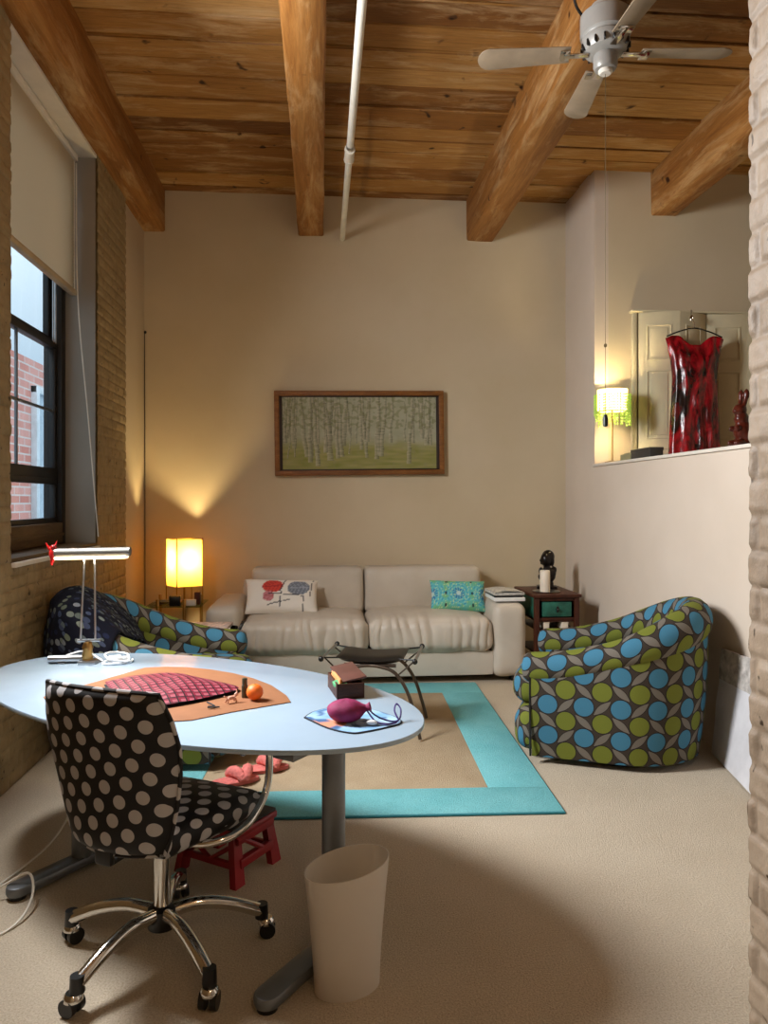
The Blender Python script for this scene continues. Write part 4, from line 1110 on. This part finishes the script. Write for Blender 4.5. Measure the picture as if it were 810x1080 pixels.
# ================================================================== FLOOR THINGS
# frosted bin
q = MB(); n = 48
def binw(a, b, inset):
    th = 2*pi*a; fl = 1+.30*b**1.4
    z = (.365+.014*cos(th))*b
    return ((.102*fl-inset)*cos(th), (.074*fl-inset)*sin(th), max(z, .0 if inset == 0 else .006))
q.grid(n, 20, lambda a, b: binw(a, b, 0)); q.grid(n, 20, lambda a, b: binw(a, b, .0035), flip=True)
q.grid(n, 1, lambda a, b: binw(a, 1, 0 if b == 0 else .0035))
vs = [binw(i/n, 0, 0) for i in range(n)]; q.add(vs, [list(range(n))[::-1]])
o = q.build('waste_bin', M['frost'], angle=60); o.location = (.080, 2.215, .0005); o.rotation_euler = (0, 0, radians(22)); tag(o, 'frosted translucent oval waste bin on carpet under the right desk end', 'bin')

# red folding step stool
ss = thing('step_stool', 'red plastic folding step stool on the carpet behind the office chair', 'stool', (-.365, 2.985, 0), radians(-33.6))
MB().rbox((-.145, -.12, .203), (.145, .12, .215), .004).build('top_mat', plain('black_grip_top', '#1e1616', .7), ss)
q = MB(); q.rbox((-.15, -.125, .178), (.15, .125, .205), .008); q.build('top_frame', M['red'], ss)
for sx in (-1, 1):
    q = MB()   # side panel: two splayed legs joined by rails, triangular hole
    for sy in (-1, 1):
        T = Matrix.Identity(4)
        vs = [(sx*.125, sy*.075, .185), (sx*.125, sy*.118, .185), (sx*.155, sy*.14, 0), (sx*.155, sy*.085, 0)]
        vs2 = [(x-sx*.028, y_, z) for x, y_, z in vs]
        q.add(vs+vs2, [[0, 1, 2, 3], [7, 6, 5, 4], [0, 4, 5, 1], [1, 5, 6, 2], [2, 6, 7, 3], [3, 7, 4, 0]])
    q.rbox((sx*.135-.014, -.10, .06), (sx*.135+.014, .10, .095), .004); q.rbox((sx*.13-.014, -.11, .15), (sx*.13+.014, .11, .19), .004)
    q.tube([(sx*.135, -.07, .16), (sx*.14, .05, .08)], .010, 8); q.build('leg_panel', M['red'], ss, angle=30)
for sy in (-1, 1):
    q = MB(); q.rbox((-.13, sy*.105-.010, .055), (.13, sy*.105+.010, .08), .004); q.rbox((-.13, sy*.10-.010, .15), (.13, sy*.10+.010, .18), .004)
    q.tube([(-.12, sy*.105, .15), (.0, sy*.105, .07), (.12, sy*.105, .15)], .010, 8); q.build('cross_panel', M['red'], ss)

def slipper(lb, loc, rz):
    t = thing('fuzzy_slipper', lb, 'slipper', loc, rz, 'pair of pink slippers')
    q = MB(); o_ = []
    for i in range(28):
        a = 2*pi*i/28; o_.append((.135*cos(a), (.048+.008*cos(a))*sin(a)))
    q.poly(o_, 0, .018, .004); q.build('sole', plain('pink_sole', '#b8605a', .8), t)
    for x0, k in ((.072, .2), (.012, -.2)):
        q = MB(); P_ = []
        for i in range(15):
            a = -1.35+2.7*i/14; P_.append((x0+k*.12*sin(a), .056*sin(a), .016+.040*cos(a)))
        q.tube(P_, [.019+.010*sin(pi*i/14) for i in range(15)], 14)
        fuse('plush_band', q, M['pinkfuzz'], t, voxel=.004, smooth=2, fuzz=.003)
    q = MB(); q.ell((0, 0, .018), (.132, .050, .010), 24, 8); q.build('insole', M['pinkfuzz'], t)
    return t
slipper('nearer pink fuzzy cross-band slipper on the rug by the desk', (-.44, 3.80, .017), radians(22))
slipper('farther pink fuzzy cross-band slipper on the rug, behind its pair', (-.30, 3.965, .017), radians(16))

q = MB(); q.tube(spline([(-.98, 3.36, .50), (-1.02, 3.33, .25), (-1.10, 3.22, .05), (-1.17, 3.0, .008), (-1.25, 2.75, .006), (-1.30, 2.5, .006)], 8), .0045, 8)
tag(q.build('power_cable', M['cord']), 'white cable hanging from the desk down to the carpet at far left', 'cable')
q = MB(); q.tube(spline([(-1.30, 2.72, .006), (-1.15, 2.80, .05), (-1.06, 2.80, .09), (-1.02, 2.72, .04), (-1.04, 2.60, .006), (-1.15, 2.48, .006), (-1.3, 2.42, .006)], 8), .0045, 8)
tag(q.build('power_cable', M['cord']), 'white cable looping over the left desk foot', 'cable')

# plastic-wrapped panel leaning on the knee wall
q = MB()
def pan(a, b):
    y_ = 3.44+.62*a; z = .008+.60*b; x = 2.10+.13*a+(2.275-2.10-.13*a)*b
    return (x+.008*noise.noise(Vector((y_*5, z*6, 0)))*sin(pi*b), y_-.04*b, z)
q.grid(24, 16, pan); q.grid(24, 16, lambda a, b: tuple(Vector(pan(a, b))+Vector((.016, 0, 0))), flip=True)
for e_ in range(4):
    f = [lambda s__: (s__, 0), lambda s__: (1, s__), lambda s__: (s__, 1), lambda s__: (0, s__)][e_]
    q.grid(24, 1, lambda a, b, f=f: tuple(Vector(pan(*f(a)))+Vector((.016*b, 0, 0))))
pn = q.build('wrapped_panel', plain('white_board', '#cfcdd0', .45, 0, .05), angle=60); tag(pn, 'white plastic-wrapped panel leaning against the knee wall behind the right armchair', 'panel')
q = MB()
q.grid(20, 8, lambda a, b: tuple(Vector(pan(a, .72+.28*b))+Vector((-.006-.010*abs(noise.noise(Vector((a*14, b*9, 2)))), 0, .004*b))))
q.build('plastic_wrap', plain('crumpled_film', '#b9b2ac', .2, 0, .2, 20), pn)

# ================================================================== UPPER ROOM
# bifold closet doors
D0 = Vector((2.665, YU-.055)); pz0, pz1 = 1.03, 3.03
leaves = [((2.665, YU-.05), (2.975, YU-.15)), ((2.975, YU-.15), (3.255, YU-.05)), ((3.262, YU-.05), (3.60, YU-.09)), ((3.60, YU-.09), (3.93, YU-.05))]
dr1 = None
for i, (p0, p1) in enumerate(leaves):
    w_ = sqrt((p1[0]-p0[0])**2+(p1[1]-p0[1])**2); T = TR(p0[0], p0[1], 0, atan2(p1[1]-p0[1], p1[0]-p0[0]))
    q = MB(); q.rbox((0, -.0, pz0), (w_, .03, pz1), .003, T=T)
    for (za, zb_) in ((pz0+.15, pz0+.85), (pz0+.95, pz0+1.5), (pz1-.39, pz1-.12)):
        x0, x1 = .075, w_-.075
        for lo, hi in (((x0-.012, -.008, za-.012), (x1+.012, .002, za)), ((x0-.012, -.008, zb_), (x1+.012, .002, zb_+.012)), ((x0-.012, -.008, za), (x0, .002, zb_)), ((x1, -.008, za), (x1+.012, .002, zb_))): q.rbox(lo, hi, .003, T=T)
        q.rbox((x0+.018, -.007, za+.018), (x1-.018, .002, zb_-.018), .006, T=T)
    o = struct(q.build('door_%d' % (i+1), M['doorpaint']))
    if i == 2: MB().ell((0, 0, 0), (.016, .016, .016), T=TR(p0[0]+.06, p0[1]-.025, 2.0)).build('door_knob', M['brass'], o)
    if i == 1:
        q = MB(); q.tube([(3.07, YU-.155, 3.035), (3.07, YU-.155, 2.965), (3.07, YU-.19, 2.945), (3.07, YU-.19, 2.965)], .006, 8); q.ell((3.07, YU-.165, 2.96), (.018, .006, .03)); q.build('over_door_hook', M['chrome'], o)
q = MB(); q.rbox((2.60, YU-.07, 3.035), (4.0, YU, 3.052), .003); q.rbox((2.62, YU-.03, 1.02), (2.66, YU, 3.04), .004); struct(q.build('trim_9', M['doorpaint']))

# dress on a hanger
hx, hy, hz = 3.06, 5.83, 2.84
hg = thing('clothes_hanger', 'thin black wire hanger holding the red dress on the closet door', 'hanger', (hx, hy, hz))
q = MB(); q.tube(spline([(-.235, 0, -.045), (-.12, 0, .0), (0, 0, .025), (.12, 0, .0), (.235, 0, -.045)], 6), .006, 8); q.build('shoulder_bar', M['black'], hg)
q = MB(); q.tube(spline([(0, 0, .02), (0, .0, .06), (.0, .03, .10), (.0, .045, .115), (.0, .055, .09)], 6), .004, 8); q.build('hook', M['chrome'], hg)
def half_w(z):
    pts_ = [(2.80, .255), (2.70, .228), (2.60, .205), (2.47, .188), (2.35, .192), (2.1, .208), (1.8, .222), (1.5, .235)]
    for i in range(len(pts_)-1):
        if z >= pts_[i+1][0]:
            a, b = pts_[i], pts_[i+1]; t_ = (a[0]-z)/(a[0]-b[0]); return a[1]+(b[1]-a[1])*max(0, t_)
    return pts_[-1][1]
q = MB()
def drs(a, b):
    th = 2*pi*a; cx_, sy_ = cos(th), sin(th)
    xf = cx_
    # shoulder line high at the sides, scooped at the middle
    ztop = 2.80-.035*0-.075*(1-smooth(.15, .60, abs(xf)))-.02*smooth(.75, 1, abs(xf))
    z = 1.48+(ztop-1.48)*b
    w_ = half_w(z); dp = .075*(1-smooth(.86, 1, b)*.8)
    fold = .016*sin(th*11+2*noise.noise(Vector((th, z*3, 0))))*(.35+.65*(1-b))+.014*noise.noise(Vector((xf*7, sy_*4, z*6)))
    return (w_*xf, (dp+fold)*sy_, z-hz)
q.grid(96, 60, drs); o = q.build('sleeveless_dress', M['vinyl'], angle=80); o.location = (hx, hy, hz); so_ = o.modifiers.new('t', 'SOLIDIFY'); so_.thickness = .004
tag(o, 'shiny red and black sleeveless dress hanging in front of the cream closet doors', 'dress')

LZ = 1.757
bl_ = thing('beaded_lamp', 'small lit lamp with pale green beaded shade on the white ledge', 'lamp', (2.375, 5.86, LZ))
q = MB(); q.lathe([(0, 0), (.06, 0), (.062, .008), (.03, .016), (.008, .022), (.007, .46), (0, .46)], 24); q.build('stand', M['brass'], bl_)
q = MB(); q.lathe([(.115, .42), (.118, .60)], 40, cap=False); q.build('lamp_shade', M['beadshade'], bl_)
q = MB(); q.tube([(.118*cos(2*pi*i/40), .118*sin(2*pi*i/40), .60) for i in range(40)], .004, 6, closed=True); q.tube([(.115*cos(2*pi*i/40), .115*sin(2*pi*i/40), .42) for i in range(40)], .004, 6, closed=True)
for k in range(3): a = 2*pi*k/3; q.tube([(0, 0, .59), (.117*cos(a), .117*sin(a), .60)], .003, 6)
q.build('shade_ring', M['brass'], bl_)
q = MB(); rb = random.Random(2)
for k in range(46):
    a = 2*pi*k/46; L = rb.uniform(.05, .17); r = .118+.012*(k % 3); q.tube([(r*cos(a), r*sin(a), .56), (r*cos(a), r*sin(a), .42-L*.7)], .0012, 4)
    z = .55
    while z > .42-L*.7:
        q.ell((r*cos(a)+.002, r*sin(a), z), (.008, .008, .009), 6, 4); z -= .022
o = q.build('bead_fringe', M['bead'], bl_); o['kind'] = 'stuff'
MB().ell((0, 0, .50), (.028, .028, .036)).build('bulb', M['bulb'], bl_)
q = MB(); q.rbox((-.05, -.16, 0), (.05, .16, .07), .004); q.rbox((-.053, -.163, .05), (.053, .163, .074), .004); o = q.build('storage_box', plain('dark_grey_card', '#33302c', .6)); o.location = (2.375, 5.22, LZ); tag(o, 'dark lidded box on the white ledge left of the red dress', 'box')
q = MB(); q.rbox((-.045, -.09, 0), (.045, .09, .05), .004); q.rbox((-.03, -.06, .05), (.03, .06, .058), .003); o = q.build('jewelry_box', plain('olive_grey_card', '#8a8564', .5)); o.location = (2.375, 5.50, LZ); tag(o, 'small olive-grey box on the ledge between lit lamp and dark box', 'box')
# rabbit figurine
q = MB(); q.ell((0, 0, .085), (.055, .048, .075)); q.ell((-.012, 0, .155), (.042, .038, .045)); q.ell((-.022, 0, .205), (.040, .034, .037)); q.ell((-.052, 0, .198), (.018, .018, .015))
for sy in (-1, 1): q.tube(spline([(-.008, sy*.016, .23), (.004, sy*.02, .28), (.006, sy*.02, .325)], 5), [.013]*5+[.017]*3+[.013, .008, .004], 10)
for sy in (-1, 1): q.ell((-.055, sy*.022, .10), (.022, .014, .018)); q.ell((-.045, sy*.03, .02), (.035, .018, .018)); q.ell((.02, sy*.035, .055), (.04, .02, .045))
q.ell((.055, 0, .06), (.018, .018, .018)); q.tube([(0, 0, 0), (0, 0, .03)], .05, 20)
o = fuse('rabbit_figurine', q, M['bunny'], voxel=.005, smooth=3); o.location = (2.385, 4.00, LZ); o.rotation_euler = (0, 0, radians(12)); tag(o, 'brown glazed rabbit figurine at the near end of the white ledge', 'figurine')

# ================================================================== CAMERA + LIGHT
cam = bpy.data.objects.new('Camera', bpy.data.cameras.new('Camera')); COL.objects.link(cam); S.camera = cam
cam.location = (0, 0, 1.45); cam.rotation_euler = (radians(90), 0, -TH); cam.data.sensor_width = 36; cam.data.lens = 26.0; cam.data.shift_y = -12/1080; cam.data.clip_start = .05

def light(name, kind, loc, power, color, rot=None, **kw):
    d = bpy.data.lights.new(name, kind); d.energy = power; d.color = color
    for k, v_ in kw.items(): setattr(d, k, v_)
    o = bpy.data.objects.new(name, d); COL.objects.link(o); o.location = loc
    if rot: o.rotation_euler = rot
    return o
# daylight entering by the second window
light('daylight_window', 'AREA', (-1.74, 3.10, 2.70), 290, (.95, .96, .97), (0, radians(-90+22), radians(-14)), shape='RECTANGLE', size=1.2, size_y=.55)
# table lamp
light('table_lamp_light', 'POINT', (-1.165, 6.48, TZ+.37), 50, (1.0, .75, .36), shadow_soft_size=.03)
# desk lamp
light('desk_lamp_light', 'AREA', (-.995, 3.35, Z0+.458), 4, (1.0, .88, .70), (0, 0, TH*-1), shape='RECTANGLE', size=.3, size_y=.04)
# beaded lamp
light('beaded_lamp_light', 'POINT', (2.375, 5.86, LZ+.50), 60, (1.0, .80, .42), shadow_soft_size=.04)
# unseen warm fill light, added behind the camera to lift the foreground
light('warm_fill', 'POINT', (.8, -1.0, 3.3), 68, (1.0, .74, .46), shadow_soft_size=.25)

wd = bpy.data.worlds.new('World'); S.world = wd; wd.use_nodes = True
wn_ = wd.node_tree; bg = wn_.nodes['Background']; tc = wn_.nodes.new('ShaderNodeTexCoord'); sp = wn_.nodes.new('ShaderNodeSeparateXYZ'); rp = wn_.nodes.new('ShaderNodeValToRGB')
wn_.links.new(tc.outputs['Generated'], sp.inputs[0]); wn_.links.new(sp.outputs[2], rp.inputs[0]); wn_.links.new(rp.outputs[0], bg.inputs[0])
e_ = rp.color_ramp.elements; e_[0].position = .12; e_[0].color = (.20, .265, .32, 1); e_[1].position = .75; e_[1].color = (.9, .97, 1.0, 1)
bg.inputs[1].default_value = 3.2
S.view_settings.view_transform = 'Standard'; S.view_settings.look = 'None'; S.view_settings.gamma = 1; S.view_settings.use_curve_mapping = False
S.view_settings.exposure = -0.08
S.cycles.max_bounces = 8; S.cycles.sample_clamp_indirect = 4; S.cycles.use_denoising = True
